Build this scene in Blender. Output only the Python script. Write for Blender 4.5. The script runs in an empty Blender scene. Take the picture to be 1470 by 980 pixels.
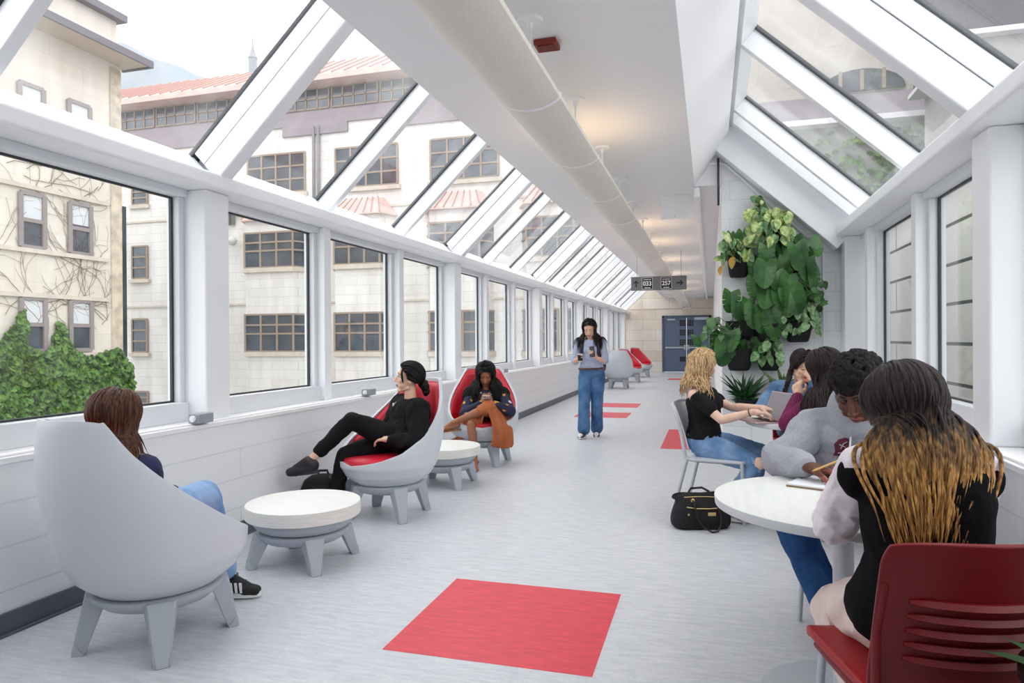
import bpy, bmesh, math, random
import numpy as np
from mathutils import Vector, Matrix, Euler, noise as mnoise
S = bpy.context.scene
COL = S.collection
PI = math.pi
rad = math.radians
random.seed(7)

# ------------------------------------------------------------------ camera
F_PX = 985.0
YAW, PITCH, ROLL, EYE = -math.atan(285/985.0), -0.0030, 0.0063, 1.335
def cam_axes():
    cy, sy = math.cos(YAW), math.sin(YAW)
    fw = Vector((sy*math.cos(PITCH), cy*math.cos(PITCH), math.sin(PITCH)))
    r = Vector((cy, -sy, 0)); d = fw.cross(r)
    c, s = math.cos(ROLL), math.sin(ROLL)
    return c*r+s*d, -s*r+c*d, fw
AX_R, AX_D, AX_F = cam_axes()
cd = bpy.data.cameras.new('camera'); cam = bpy.data.objects.new('camera', cd); COL.objects.link(cam)
m3 = Matrix((AX_R, -AX_D, -AX_F)).transposed()
cam.matrix_world = Matrix.Translation((0, 0, EYE)) @ m3.to_4x4()
cd.sensor_width = 36; cd.lens = F_PX/1470*36; cd.clip_start = .05; cd.clip_end = 600
S.camera = cam
def ray(px, py):
    return AX_R*((px-735)/F_PX) + AX_D*((py-490)/F_PX) + AX_F
def at(px, py, Y):            # survey helper: where a sight line meets the plane y = Y
    d = ray(px, py); t = Y/d.y
    return Vector((d.x*t, Y, d.z*t+EYE))
def atX(px, py, X):           # ... and the plane x = X
    d = ray(px, py); t = X/d.x
    return Vector((X, d.y*t, d.z*t+EYE))

# ------------------------------------------------------------------ materials
def lin(c):
    return tuple(((v/255)/12.92 if v/255 <= .04045 else ((v/255+.055)/1.055)**2.4) for v in c)
MATS = {}
def M(name, rgb, rough=.5, metal=0.0, var=0.0, vscale=4.0, stretch=(1,1,1), bump=0.0, bscale=40.0, bstretch=(1,1,1), spec=.5, coat=0.0, rgb2=None, sss=0.0, sheen=0.0, detail=4):
    if name in MATS: return MATS[name]
    m = bpy.data.materials.new(name); m.use_nodes = True; MATS[name] = m
    nt = m.node_tree; N = nt.nodes; L = nt.links
    p = N['Principled BSDF']
    c = lin(rgb)
    p.inputs['Base Color'].default_value = (*c, 1)
    p.inputs['Roughness'].default_value = rough
    p.inputs['Metallic'].default_value = metal
    p.inputs['Specular IOR Level'].default_value = spec
    p.inputs['Coat Weight'].default_value = coat
    if sss:
        p.inputs['Subsurface Weight'].default_value = sss
        p.inputs['Subsurface Radius'].default_value = (.012, .005, .003)
        p.inputs['Subsurface Scale'].default_value = 1.0
    if sheen: p.inputs['Sheen Weight'].default_value = sheen
    tc = N.new('ShaderNodeTexCoord')
    if var or rgb2:
        mp = N.new('ShaderNodeMapping'); mp.inputs['Scale'].default_value = stretch
        L.new(tc.outputs['Object'], mp.inputs['Vector'])
        nz = N.new('ShaderNodeTexNoise'); nz.inputs['Scale'].default_value = vscale; nz.inputs['Detail'].default_value = detail
        L.new(mp.outputs['Vector'], nz.inputs['Vector'])
        cr = N.new('ShaderNodeValToRGB')
        lo = lin(rgb2) if rgb2 else tuple(max(0, v*(1-var)) for v in c)
        hi = c if rgb2 else tuple(min(1, v*(1+var)) for v in c)
        cr.color_ramp.elements[0].position = .36; cr.color_ramp.elements[1].position = .64
        cr.color_ramp.elements[0].color = (*lo, 1); cr.color_ramp.elements[1].color = (*hi, 1)
        L.new(nz.outputs['Fac'], cr.inputs['Fac']); L.new(cr.outputs['Color'], p.inputs['Base Color'])
    if bump:
        mp2 = N.new('ShaderNodeMapping'); mp2.inputs['Scale'].default_value = bstretch
        L.new(tc.outputs['Object'], mp2.inputs['Vector'])
        n2 = N.new('ShaderNodeTexNoise'); n2.inputs['Scale'].default_value = bscale; n2.inputs['Detail'].default_value = 5
        L.new(mp2.outputs['Vector'], n2.inputs['Vector'])
        b = N.new('ShaderNodeBump'); b.inputs['Strength'].default_value = bump; b.inputs['Distance'].default_value = .01
        L.new(n2.outputs['Fac'], b.inputs['Height']); L.new(b.outputs['Normal'], p.inputs['Normal'])
    return m

def brick_mat(name, c1, c2, mortar, w, h, plane='xz', msize=.012, bump=.3, rough=.7, var=.0, offset=.5, stain=0.0):
    m = bpy.data.materials.new(name); m.use_nodes = True; MATS[name] = m
    nt = m.node_tree; N = nt.nodes; L = nt.links; p = N['Principled BSDF']
    p.inputs['Roughness'].default_value = rough; p.inputs['Specular IOR Level'].default_value = .3
    tc = N.new('ShaderNodeTexCoord'); sp = N.new('ShaderNodeSeparateXYZ'); cb = N.new('ShaderNodeCombineXYZ')
    L.new(tc.outputs['Object'], sp.inputs[0])
    L.new(sp.outputs['X' if plane[0] == 'x' else 'Y'], cb.inputs['X']); L.new(sp.outputs['Z'], cb.inputs['Y'])
    br = N.new('ShaderNodeTexBrick'); br.offset = offset
    br.inputs['Color1'].default_value = (*lin(c1), 1); br.inputs['Color2'].default_value = (*lin(c2), 1); br.inputs['Mortar'].default_value = (*lin(mortar), 1)
    br.inputs['Scale'].default_value = 1.0; br.inputs['Mortar Size'].default_value = msize; br.inputs['Mortar Smooth'].default_value = .2
    br.inputs['Brick Width'].default_value = w; br.inputs['Row Height'].default_value = h
    L.new(cb.outputs[0], br.inputs['Vector'])
    out = br.outputs['Color']
    if stain:
        nz = N.new('ShaderNodeTexNoise'); nz.inputs['Scale'].default_value = .8; nz.inputs['Detail'].default_value = 8
        mp = N.new('ShaderNodeMapping'); mp.inputs['Scale'].default_value = (2.2, 2.2, .5)
        L.new(tc.outputs['Object'], mp.inputs['Vector']); L.new(mp.outputs[0], nz.inputs['Vector'])
        cr = N.new('ShaderNodeValToRGB'); cr.color_ramp.elements[0].position = .35; cr.color_ramp.elements[1].position = .62
        v = 1-stain
        cr.color_ramp.elements[0].color = (v, v*.985, v*.965, 1); cr.color_ramp.elements[1].color = (1, 1, 1, 1)
        mx = N.new('ShaderNodeMix'); mx.data_type = 'RGBA'; mx.blend_type = 'MULTIPLY'; mx.inputs['Factor'].default_value = 1
        L.new(nz.outputs['Fac'], cr.inputs['Fac']); L.new(out, mx.inputs['A']); L.new(cr.outputs['Color'], mx.inputs['B'])
        out = mx.outputs['Result']
    L.new(out, p.inputs['Base Color'])
    n2 = N.new('ShaderNodeTexNoise'); n2.inputs['Scale'].default_value = 30; L.new(tc.outputs['Object'], n2.inputs['Vector'])
    ma = N.new('ShaderNodeMath'); ma.operation = 'MULTIPLY_ADD'; ma.inputs[1].default_value = -1.0
    L.new(br.outputs['Fac'], ma.inputs[0])
    sc = N.new('ShaderNodeMath'); sc.operation = 'MULTIPLY'; sc.inputs[1].default_value = .25
    L.new(n2.outputs['Fac'], sc.inputs[0]); L.new(sc.outputs[0], ma.inputs[2])
    b = N.new('ShaderNodeBump'); b.inputs['Strength'].default_value = bump; b.inputs['Distance'].default_value = .012
    L.new(ma.outputs[0], b.inputs['Height']); L.new(b.outputs['Normal'], p.inputs['Normal'])
    return m

def glass_mat(name, tint=(.95,.97,.97), haze=.02, smear=.12, refl=1.0):
    m = bpy.data.materials.new(name); m.use_nodes = True; MATS[name] = m
    nt = m.node_tree; N = nt.nodes; L = nt.links
    N.remove(N['Principled BSDF']); out = N['Material Output']
    tr = N.new('ShaderNodeBsdfTransparent'); tr.inputs['Color'].default_value = (*tint, 1)
    gl = N.new('ShaderNodeBsdfGlossy'); gl.inputs['Roughness'].default_value = .02
    lw = N.new('ShaderNodeLayerWeight'); pw = N.new('ShaderNodeMath'); pw.operation = 'POWER'; pw.inputs[1].default_value = 5.0
    L.new(lw.outputs['Facing'], pw.inputs[0])
    mu = N.new('ShaderNodeMath'); mu.operation = 'MULTIPLY_ADD'; mu.inputs[1].default_value = .92*refl; mu.inputs[2].default_value = .035*refl
    L.new(pw.outputs[0], mu.inputs[0])
    mx = N.new('ShaderNodeMixShader'); L.new(mu.outputs[0], mx.inputs[0]); L.new(tr.outputs[0], mx.inputs[1]); L.new(gl.outputs[0], mx.inputs[2])
    # dust and dried water marks on the pane
    di = N.new('ShaderNodeBsdfTranslucent'); di.inputs['Color'].default_value = (.8, .8, .8, 1)
    tc = N.new('ShaderNodeTexCoord'); nz = N.new('ShaderNodeTexNoise'); nz.inputs['Scale'].default_value = 1.3; nz.inputs['Detail'].default_value = 7
    L.new(tc.outputs['Object'], nz.inputs['Vector'])
    cr = N.new('ShaderNodeMapRange'); cr.inputs['From Min'].default_value = .45; cr.inputs['From Max'].default_value = .75
    cr.inputs['To Min'].default_value = haze; cr.inputs['To Max'].default_value = haze+smear
    L.new(nz.outputs['Fac'], cr.inputs['Value'])
    m2 = N.new('ShaderNodeMixShader'); L.new(cr.outputs[0], m2.inputs[0]); L.new(mx.outputs[0], m2.inputs[1]); L.new(di.outputs[0], m2.inputs[2])
    L.new(m2.outputs[0], out.inputs['Surface'])
    return m

def emit_mat(name, rgb, strength):
    m = bpy.data.materials.new(name); m.use_nodes = True; MATS[name] = m
    p = m.node_tree.nodes['Principled BSDF']
    p.inputs['Base Color'].default_value = (*lin(rgb), 1)
    p.inputs['Emission Color'].default_value = (*lin(rgb), 1); p.inputs['Emission Strength'].default_value = strength
    return m

# ------------------------------------------------------------------ mesh helpers
class B:
    def __init__(s): s.bm = bmesh.new(); s.mi = 0
    def _face(s, vs, smooth=False):
        try:
            f = s.bm.faces.new(vs); f.material_index = s.mi; f.smooth = smooth
        except ValueError: pass
    def box(s, lo, hi, M4=None):
        x0, y0, z0 = lo; x1, y1, z1 = hi
        P = [(x0,y0,z0),(x1,y0,z0),(x1,y1,z0),(x0,y1,z0),(x0,y0,z1),(x1,y0,z1),(x1,y1,z1),(x0,y1,z1)]
        vs = [s.bm.verts.new((M4 @ Vector(p)) if M4 else p) for p in P]
        for q in ((3,2,1,0),(4,5,6,7),(0,1,5,4),(1,2,6,5),(2,3,7,6),(3,0,4,7)): s._face([vs[i] for i in q])
        return s
    def hexa(s, P):     # 8 corners, bottom ring then top ring
        vs = [s.bm.verts.new(p) for p in P]
        for q in ((3,2,1,0),(4,5,6,7),(0,1,5,4),(1,2,6,5),(2,3,7,6),(3,0,4,7)): s._face([vs[i] for i in q])
        return s
    def bar(s, a, b, w, h, up=(0,0,1)):   # rectangular bar from a to b: w sideways, h along up
        a, b = Vector(a), Vector(b); d = (b-a).normalized(); u = Vector(up); sd = d.cross(u).normalized(); u = sd.cross(d).normalized()
        c = [(-w/2,-h/2),(w/2,-h/2),(w/2,h/2),(-w/2,h/2)]
        r0 = [a+sd*x+u*y for x, y in c]; r1 = [b+sd*x+u*y for x, y in c]
        return s.loft([r0, r1], closed=True, caps=True, smooth=False)
    def loft(s, rings, closed=True, caps=True, smooth=True):
        V = [[s.bm.verts.new(p) for p in r] for r in rings]
        n = len(V[0])
        for i in range(len(V)-1):
            for j in range(n if closed else n-1):
                k = (j+1) % n
                s._face([V[i][j], V[i][k], V[i+1][k], V[i+1][j]], smooth)
        if caps and closed:
            s._face(V[0][::-1]); s._face(V[-1])
        return s
    def tube(s, pts, r, n=8, caps=True):
        pts = [Vector(p) for p in pts]
        rr = r if isinstance(r, (list, tuple)) else [r]*len(pts)
        rings = []; ref = None
        for i, p in enumerate(pts):
            d = (pts[min(i+1, len(pts)-1)] - pts[max(i-1, 0)]).normalized()
            if ref is None:
                ref = Vector((0,0,1)) if abs(d.z) < .9 else Vector((1,0,0))
            u = d.cross(ref).normalized(); v = u.cross(d).normalized(); ref = v
            rings.append([p + (u*math.cos(2*PI*k/n) + v*math.sin(2*PI*k/n))*rr[i] for k in range(n)])
        return s.loft(rings, True, caps, True)
    def lathe(s, prof, n=32, c=(0,0,0), axis='z', caps=True):
        rings = []
        for r, z in prof:
            ring = []
            for k in range(n):
                a = 2*PI*k/n
                if axis == 'z': p = (c[0]+r*math.cos(a), c[1]+r*math.sin(a), c[2]+z)
                elif axis == 'y': p = (c[0]+r*math.cos(a), c[1]+z, c[2]-r*math.sin(a))
                else: p = (c[0]+z, c[1]+r*math.cos(a), c[2]+r*math.sin(a))
                ring.append(p)
            rings.append(ring)
        return s.loft(rings, True, caps, True)
    def prism(s, poly, a, b):   # poly: list of Vectors (3D), extruded by vector from a->b offset
        off = Vector(b)-Vector(a)
        return s.loft([[Vector(p) for p in poly], [Vector(p)+off for p in poly]], True, True, False)
    def sphere(s, c, r, n=16, m=10, scale=(1,1,1), M4=None):
        c = Vector(c); rings = []
        for i in range(1, m):
            t = PI*i/m
            ring = []
            for k in range(n):
                a = 2*PI*k/n
                p = Vector((r*scale[0]*math.sin(t)*math.cos(a), r*scale[1]*math.sin(t)*math.sin(a), -r*scale[2]*math.cos(t)))
                if M4: p = M4 @ p
                ring.append(c+p)
            rings.append(ring)
        return s.loft(rings, True, True, True)
    def grid(s, f, nu, nv, smooth=True):
        V = [[s.bm.verts.new(f(i/nu, j/nv)) for j in range(nv+1)] for i in range(nu+1)]
        for i in range(nu):
            for j in range(nv): s._face([V[i][j], V[i+1][j], V[i+1][j+1], V[i][j+1]], smooth)
        return s
    def obj(s, name, mat, parent=None, bevel=0.0, solid=0.0, sub=0, seg=2, recalc=True, crease=42, weld=False):
        if weld: bmesh.ops.remove_doubles(s.bm, verts=s.bm.verts, dist=1e-5)
        if recalc: bmesh.ops.recalc_face_normals(s.bm, faces=s.bm.faces)
        if crease:
            for e in s.bm.edges:
                if len(e.link_faces) == 2 and e.calc_face_angle(0) > rad(crease): e.smooth = False
        me = bpy.data.meshes.new(name); s.bm.to_mesh(me); s.bm.free()
        for m in (mat if isinstance(mat, (list, tuple)) else [mat]): me.materials.append(m)
        o = bpy.data.objects.new(name, me); COL.objects.link(o)
        if parent: o.parent = parent
        if solid:
            md = o.modifiers.new('solid', 'SOLIDIFY'); md.thickness = solid; md.offset = 0
        if bevel:
            md = o.modifiers.new('bevel', 'BEVEL'); md.width = bevel; md.segments = seg; md.limit_method = 'ANGLE'; md.angle_limit = rad(38)
            if hasattr(md, 'harden_normals'): md.harden_normals = False
        if sub:
            md = o.modifiers.new('sub', 'SUBSURF'); md.levels = sub; md.render_levels = sub
        return o
def tag(o, label=None, cat=None, group=None, kind=None):
    if label: o['label'] = label
    if cat: o['category'] = cat
    if group: o['group'] = group
    if kind: o['kind'] = kind
    return o
def thing(name, label, cat, loc=(0,0,0), rz=0.0, group=None):
    o = bpy.data.objects.new(name, None); COL.objects.link(o); o.location = loc; o.rotation_euler = (0, 0, rz)
    o.empty_display_size = .05
    return tag(o, label, cat, group)
def structure(o, label, cat='structure'):
    return tag(o, label, cat, None, 'structure')
def dup(root, loc, rz, label, group=None):
    r = root.copy(); COL.objects.link(r); r.location = loc; r.rotation_euler = (0, 0, rz); r['label'] = label
    if group: r['group'] = group
    for ch in list(root.children):
        c = ch.copy(); COL.objects.link(c); c.parent = r
        for g in list(ch.children):
            d = g.copy(); COL.objects.link(d); d.parent = c
    return r
def text_obj(name, txt, size, mat, parent, loc, rot, extrude=.001, align='CENTER', bold=0.0, sx=1.0):
    cu = bpy.data.curves.new(name, 'FONT'); cu.body = txt; cu.size = size; cu.align_x = align; cu.align_y = 'CENTER'; cu.extrude = extrude; cu.offset = bold
    t = bpy.data.objects.new(name+'_tmp', cu); COL.objects.link(t)
    dg = bpy.context.evaluated_depsgraph_get(); me = bpy.data.meshes.new_from_object(t.evaluated_get(dg))
    bpy.data.objects.remove(t); bpy.data.curves.remove(cu)
    me.materials.clear(); me.materials.append(mat)
    o = bpy.data.objects.new(name, me); COL.objects.link(o); o.parent = parent; o.location = loc; o.rotation_euler = rot; o.scale = (sx, 1, 1)
    return o
# ------------------------------------------------------------------ shared materials
M_FRAME = M('white_painted_metal', (240,242,245), .35, spec=.4)
M_ALU = M('pale_grey_aluminium', (222,225,229), .4, spec=.4)
M_GASKET = M('black_gasket', (48,52,57), .5)
M_WHITE = M('white_paint', (240,240,241), .6)
M_CEIL = M('ceiling_paint', (236,236,237), .75)
M_GLASS = glass_mat('window_glass', tint=(.975,.985,.985), haze=.0, smear=.02, refl=.7)
M_ROOFGLASS = glass_mat('roof_glass', tint=(.975,.98,.985), haze=.015, smear=.10, refl=.7)
M_BLOCK_L = brick_mat('painted_block_long', (238,239,241), (236,237,239), (222,224,227), 8.0, .2, 'yz', .005, .22, .5)
M_BLOCK_X = brick_mat('painted_block_cross', (236,238,240), (234,236,238), (220,223,226), .41, .2, 'xz', .005, .2, .5)
M_BASE = M('slate_rubber_base', (88,94,104), .45)
M_RED_LINO = M('red_linoleum', (216,62,76), .42, var=.10, vscale=9, stretch=(1,5,1), bump=.04, bscale=60)
M_RED_LINO_PALE = M_RED_LINO

XL, XR, YE, YP = -3.1, 1.2, 28.0, 7.65
Y0 = -3.6               # end of the passage behind the camera
WT = .81                # top of the low block walls
MOD = 1.524             # spacing of mullions and rafters
YM0 = 3.89              # centre of one column

def floor_mat():
    m = bpy.data.materials.new('grey_linoleum'); m.use_nodes = True; nt = m.node_tree; N = nt.nodes; L = nt.links; p = N['Principled BSDF']
    tc = N.new('ShaderNodeTexCoord')
    def nz(scale, st, det=6):
        mp = N.new('ShaderNodeMapping'); mp.inputs['Scale'].default_value = st; L.new(tc.outputs['Object'], mp.inputs[0])
        n = N.new('ShaderNodeTexNoise'); n.inputs['Scale'].default_value = scale; n.inputs['Detail'].default_value = det; n.inputs['Roughness'].default_value = .7
        L.new(mp.outputs[0], n.inputs['Vector']); return n
    a = nz(7, (1, 5.5, 1)); b = nz(60, (1, 3, 1), 3)
    mx = N.new('ShaderNodeMix'); mx.data_type = 'FLOAT'; mx.inputs[0].default_value = .35
    L.new(a.outputs['Fac'], mx.inputs[2]); L.new(b.outputs['Fac'], mx.inputs[3])
    cr = N.new('ShaderNodeValToRGB'); e = cr.color_ramp.elements
    e[0].position = .36; e[0].color = (*lin((184,187,193)), 1); e[1].position = .62; e[1].color = (*lin((214,216,220)), 1)
    L.new(mx.outputs[0], cr.inputs['Fac']); L.new(cr.outputs['Color'], p.inputs['Base Color'])
    p.inputs['Roughness'].default_value = .42; p.inputs['Specular IOR Level'].default_value = .45
    bp = N.new('ShaderNodeBump'); bp.inputs['Strength'].default_value = .06; L.new(b.outputs['Fac'], bp.inputs['Height']); L.new(bp.outputs[0], p.inputs['Normal'])
    return m
fl = structure(B().box((XL-.4, Y0, -.12), (XR+.45, YE+.2, 0)).obj('floor', floor_mat()), 'pale grey streaked linoleum corridor floor', 'floor')
def inlay(x0, x1, y0, y1, lab):
    o = B().box((x0, y0, -.004), (x1, y1, .0012)).obj('red_square', M_RED_LINO, fl); o['label'] = lab
T = .914
inlay(-1.37, -1.37+T, 2.685, 3.595, 'large red linoleum square nearest in the floor')
inlay(-.593, -.593+T, 8.49, 10.31, 'red linoleum inlay beside the seated blonde person')
inlay(-2.272, -1.366, 11.6, 12.46, 'red inlay strip near walking person, front one')
inlay(-2.272, -1.366, 13.4, 14.27, 'red inlay strip near walking person, rear one')
inlay(-1.35, -.44, 22.65, 23.47, 'small red inlay far off before the blue doors')

# low block walls, baseboards, sills
structure(B().box((XL-.36, Y0, 0), (XL, YE, WT-.03)).obj('wall_left', M_BLOCK_L), 'low white painted block wall under left windows', 'wall')
structure(B().box((XR, Y0, 0), (XR+.36, YP, WT-.03)).obj('wall_right', M_BLOCK_L), 'low white painted block wall under right windows', 'wall')
b = B().box((XL+.0005, Y0, 0), (XL+.014, YE, .104)); b.box((XL+.0005, Y0, 0), (XL+.03, YE, .012))
structure(b.obj('baseboard_left', M_BASE, bevel=.003), 'dark grey rubber baseboard along left wall', 'baseboard')
structure(B().box((XR-.014, Y0, 0), (XR-.0005, YP, .104)).obj('baseboard_right', M_BASE, bevel=.003), 'dark grey rubber baseboard along right wall', 'baseboard')
b = B().box((XL-.40, Y0, WT-.03), (XL+.012, YE, WT)); b.box((XL-.05, Y0, WT), (XL-.012, YE, WT+.012))
structure(b.obj('trim_1', M_WHITE, bevel=.004), 'white window sill ledge along left wall', 'sill')
b = B().box((XR-.012, Y0, WT-.03), (XR+.40, YP, WT)); b.box((XR+.012, Y0, WT), (XR+.05, YP, WT+.012))
structure(b.obj('trim_2', M_WHITE, bevel=.004), 'white window sill ledge along right wall', 'sill')

# eaves beams
structure(B().box((XL-.33, Y0, 2.335), (XL, YE, 2.44)).obj('trim_3', M_FRAME, bevel=.02, seg=3), 'long white eaves beam above left windows', 'beam')
structure(B().box((XR, Y0, 2.335), (XR+.33, YE, 2.44)).obj('trim_4', M_FRAME, bevel=.02, seg=3), 'long white eaves beam above right windows', 'beam')

# columns, windows, rafters, roof panes
def yk(k): return YM0 + k*MOD
ks_left = list(range(-3, 16)); 
n_win = [0]
GX = .30                 # glass set back from the wall face
def wall_window(side, y0, y1, first_rail=True):
    """one fixed light between two mullions"""
    n_win[0] += 1
    s = -1 if side == 'left' else 1
    xw = XL if side == 'left' else XR
    xg = xw + s*GX
    def bx(b, xa, xb, ya, yb, za, zb):
        b.box((min(xa, xb), ya, za), (max(xa, xb), yb, zb))
    fr = B()
    xi, xo = xw + s*.215, xw + s*.345
    bx(fr, xi, xo, y0, y1, WT, .935)
    bx(fr, xi, xo, y0, y1, 2.285, 2.335)
    bx(fr, xi+s*.03, xo, y0, y0+.045, .935, 2.285)
    bx(fr, xi+s*.03, xo, y1-.045, y1, .935, 2.285)
    o = fr.obj('window_%d' % n_win[0], M_ALU, bevel=.004)
    structure(o, 'fixed window pane in white frame along the %s wall' % side, 'window')
    o['group'] = 'windows along the %s wall' % side
    g = B(); bx(g, xg-s*.006, xg+s*.012, y0+.045, y0+.062, .935, 2.285); bx(g, xg-s*.006, xg+s*.012, y1-.062, y1-.045, .935, 2.285)
    bx(g, xg-s*.006, xg+s*.012, y0+.062, y1-.062, .935, .947); bx(g, xg-s*.006, xg+s*.012, y0+.062, y1-.062, 2.273, 2.285)
    g.obj('gasket', M_GASKET, o)
    p = B(); bx(p, xg, xg+s*.008, y0+.06, y1-.06, .945, 2.275)
    p.obj('pane', M_GLASS, o)
def column(side, y, label):
    s = -1 if side == 'left' else 1
    xw = XL if side == 'left' else XR
    b = B(); xa, xb = xw+s*.075, xw+s*.36
    b.box((min(xa, xb), y-.125, WT), (max(xa, xb), y+.105, 2.335))
    structure(b.obj('column', M_FRAME, bevel=.012, seg=3), label, 'column')
def mullion(side, y):
    s = -1 if side == 'left' else 1
    xw = XL if side == 'left' else XR
    xa, xb = xw+s*.17, xw+s*.345
    o = B().box((min(xa, xb), y-.055, WT), (max(xa, xb), y+.055, 2.335)).obj('mullion', M_FRAME, bevel=.005)
    structure(o, 'white vertical mullion between panes along the %s wall' % side, 'mullion'); o['group'] = 'mullions along the %s wall' % side
# slope geometry
SL_A = Vector((XL, 0, 2.435)); SL_B = Vector((-2.07, 0, 3.42))
SR_A = Vector((XR, 0, 2.435)); SR_B = Vector((.14, 0, 3.42))
def slope_frame(side):
    a, b = (SL_A, SL_B) if side == 'left' else (SR_A, SR_B)
    d = (b-a).normalized(); n = Vector((-d.z, 0, d.x)) if side == 'left' else Vector((d.z, 0, -d.x))
    return a, b, d, n          # n points outward (up)
def sl_box(b, side, s0, s1, d0, d1, y0, y1):
    a, bb, d, n = slope_frame(side)
    P = []
    for dd in (d0, d1):
        for s, y in ((s0, y0), (s1, y0), (s1, y1), (s0, y1)):
            p = a + d*s + n*dd; P.append((p.x, y, p.z))
    b.hexa(P)
SLEN = (SL_B-SL_A).length
def rafter(side, y, major):
    s_hi = SLEN+.22
    b = B()
    if major:
        sl_box(b, side, -.05, s_hi, 0.0, .155, y-.06, y+.06)
        o = b.obj('rafter', M_FRAME, bevel=.012, seg=3)
        g = B(); sl_box(g, side, -.05, s_hi, .166, .285, y-.05, y+.05); g.obj('glazing_bar', M_FRAME, o, bevel=.003)
        g = B(); sl_box(g, side, -.05, s_hi, .15, .17, y-.04, y+.04); g.obj('shadow_gap', M('grey_gap', (120,124,128), .6), o)  # grey strip set in the recess; its colour makes the gap look shaded
    else:
        sl_box(b, side, -.2, s_hi, .13, .285, y-.035, y+.035)
        o = b.obj('rafter', M_FRAME, bevel=.005)
    g = B(); sl_box(g, side, -.2, s_hi, .270, .30, y-.054, y+.054); g.obj('gasket', M_GASKET, o)
    structure(o, ('deep' if major else 'slim') + ' white sloping rafter of the %s glazing' % side, 'rafter')
    o['group'] = ('deep' if major else 'slim') + ' rafters on the %s' % side
def roof_pane(side, y0, y1):
    n_win[0] += 1
    b = B(); sl_box(b, side, -.25, SLEN+.35, .275, .283, y0+.05, y1-.05)
    o = b.obj('window_%d' % n_win[0], M_ROOFGLASS)
    structure(o, 'sloping roof pane of the %s glazing' % side, 'window'); o['group'] = 'sloping panes on the %s' % side
    # frames along eave and ridge
    g = B(); sl_box(g, side, -.25, -.08, .13, .29, y0+.03, y1-.03); sl_box(g, side, SLEN+.02, SLEN+.2, .13, .29, y0+.03, y1-.03)
    g.obj('frame', M_FRAME, o)
for k in ks_left:
    y = yk(k)
    if y > YE: break
    rafter('left', y, k % 3 == 0)
    y1 = min(yk(k+1), YE)
    if y1-y > .4: roof_pane('left', y, y1)
    if k < -2: continue
    if k % 3 == 0: column('left', y, 'white square column of the left wall' ) ; bpy.context.scene.objects[-1]['group'] = 'columns of the left wall'
    else: mullion('left', y)
    if y1-y > .4:
        wall_window('left', y+(.105 if k % 3 == 0 else .055), y1-(.125 if (k+1) % 3 == 0 else .055))
for k in range(-3, 3):
    y = yk(k)
    y1 = min(yk(k+1), YP)
    rafter('right', y, k % 3 == 0); roof_pane('right', y, y1)
    if k < -2: continue
    if k % 3 == 0: column('right', y, 'white square column of the right wall'); bpy.context.scene.objects[-1]['group'] = 'columns of the right wall'
    else: mullion('right', y)
    wall_window('right', y+(.105 if k % 3 == 0 else .055), y1-(.125 if (k+1) % 3 == 0 else .055))
# added unseen panels behind the camera that cut light from the near end
for side in ('left', 'right'):
    s_ = -1 if side == 'left' else 1; xw = XL if side == 'left' else XR
    b = B(); x0, x1 = sorted((xw+s_*.2, xw+s_*.36)); b.box((x0, Y0, WT), (x1, yk(-2)-.07, 2.335)); sl_box(b, side, -.1, SLEN+.2, .1, .28, Y0, yk(-3)-.07)
    structure(b.obj('wall_light_block_'+side, M('light_block_grey', (190,192,196), .7)), 'added grey panels cutting light at the near end of the %s side' % side, 'wall')
# closing column, rafter and sloping band against the planted wall
column('right', YP-.12, 'white corner column beside the planted wall')
bb = B(); sl_box(bb, 'right', -.16, SLEN+.16, -.15, .28, YP-.20, YP-.02)
structure(bb.obj('trim_5', M_FRAME, bevel=.01), 'wide white sloping band against the planted wall', 'trim')
rafter('right', YP-.30, False)

# ceiling: flat bulkhead with a chamfer on each side
CZ = 2.97
b = B()
prof = [(SL_B.x-.05, 3.47), (SL_B.x, 3.40), (-1.785, CZ), (-.155, CZ), (SR_B.x, 3.40), (SR_B.x+.05, 3.47), (SR_B.x-.1, 3.75), (SL_B.x+.1, 3.75)]
b.loft([[(x, Y0, z) for x, z in prof], [(x, YP, z) for x, z in prof]], True, True, False)
ce = structure(b.obj('ceiling', M_CEIL), 'white painted ceiling with sloping sides', 'ceiling')
prof2 = [(SL_B.x-.05, 3.47), (SL_B.x, 3.40), (-1.785, CZ), (.117, CZ), (.117, 3.75), (SL_B.x+.1, 3.75)]
b = B(); b.loft([[(x, YP, z) for x, z in prof2], [(x, YE, z) for x, z in prof2]], True, True, False)
structure(b.obj('ceiling', M_CEIL), 'white painted ceiling of the far corridor', 'ceiling')
b = B().box((-.165, YP+.02, CZ-.12), (-.10, YE, CZ-.0005))
structure(b.obj('trim_6', M_CEIL, bevel=.02), 'white boxed pipe run under the far ceiling', 'trim')

# planted wall and the solid wall beyond it
a, bb_, d_, n_ = slope_frame('right')
poly = [(.118, 0), (XR+.30, 0), (XR+.30, 2.335), (XR, 2.42), (SR_B.x+.02, 3.42), (.118, 3.42)]
b = B().prism([(x, YP, z) for x, z in poly], (0, YP, 0), (0, YP+.22, 0))
structure(b.obj('wall_back', M_BLOCK_X), 'white painted block wall carrying the potted plants', 'wall')
structure(B().box((.118, YP+.22, 0), (.34, YE, CZ)).obj('wall_far_right', M_WHITE), 'white solid wall of the far corridor', 'wall')
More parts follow.
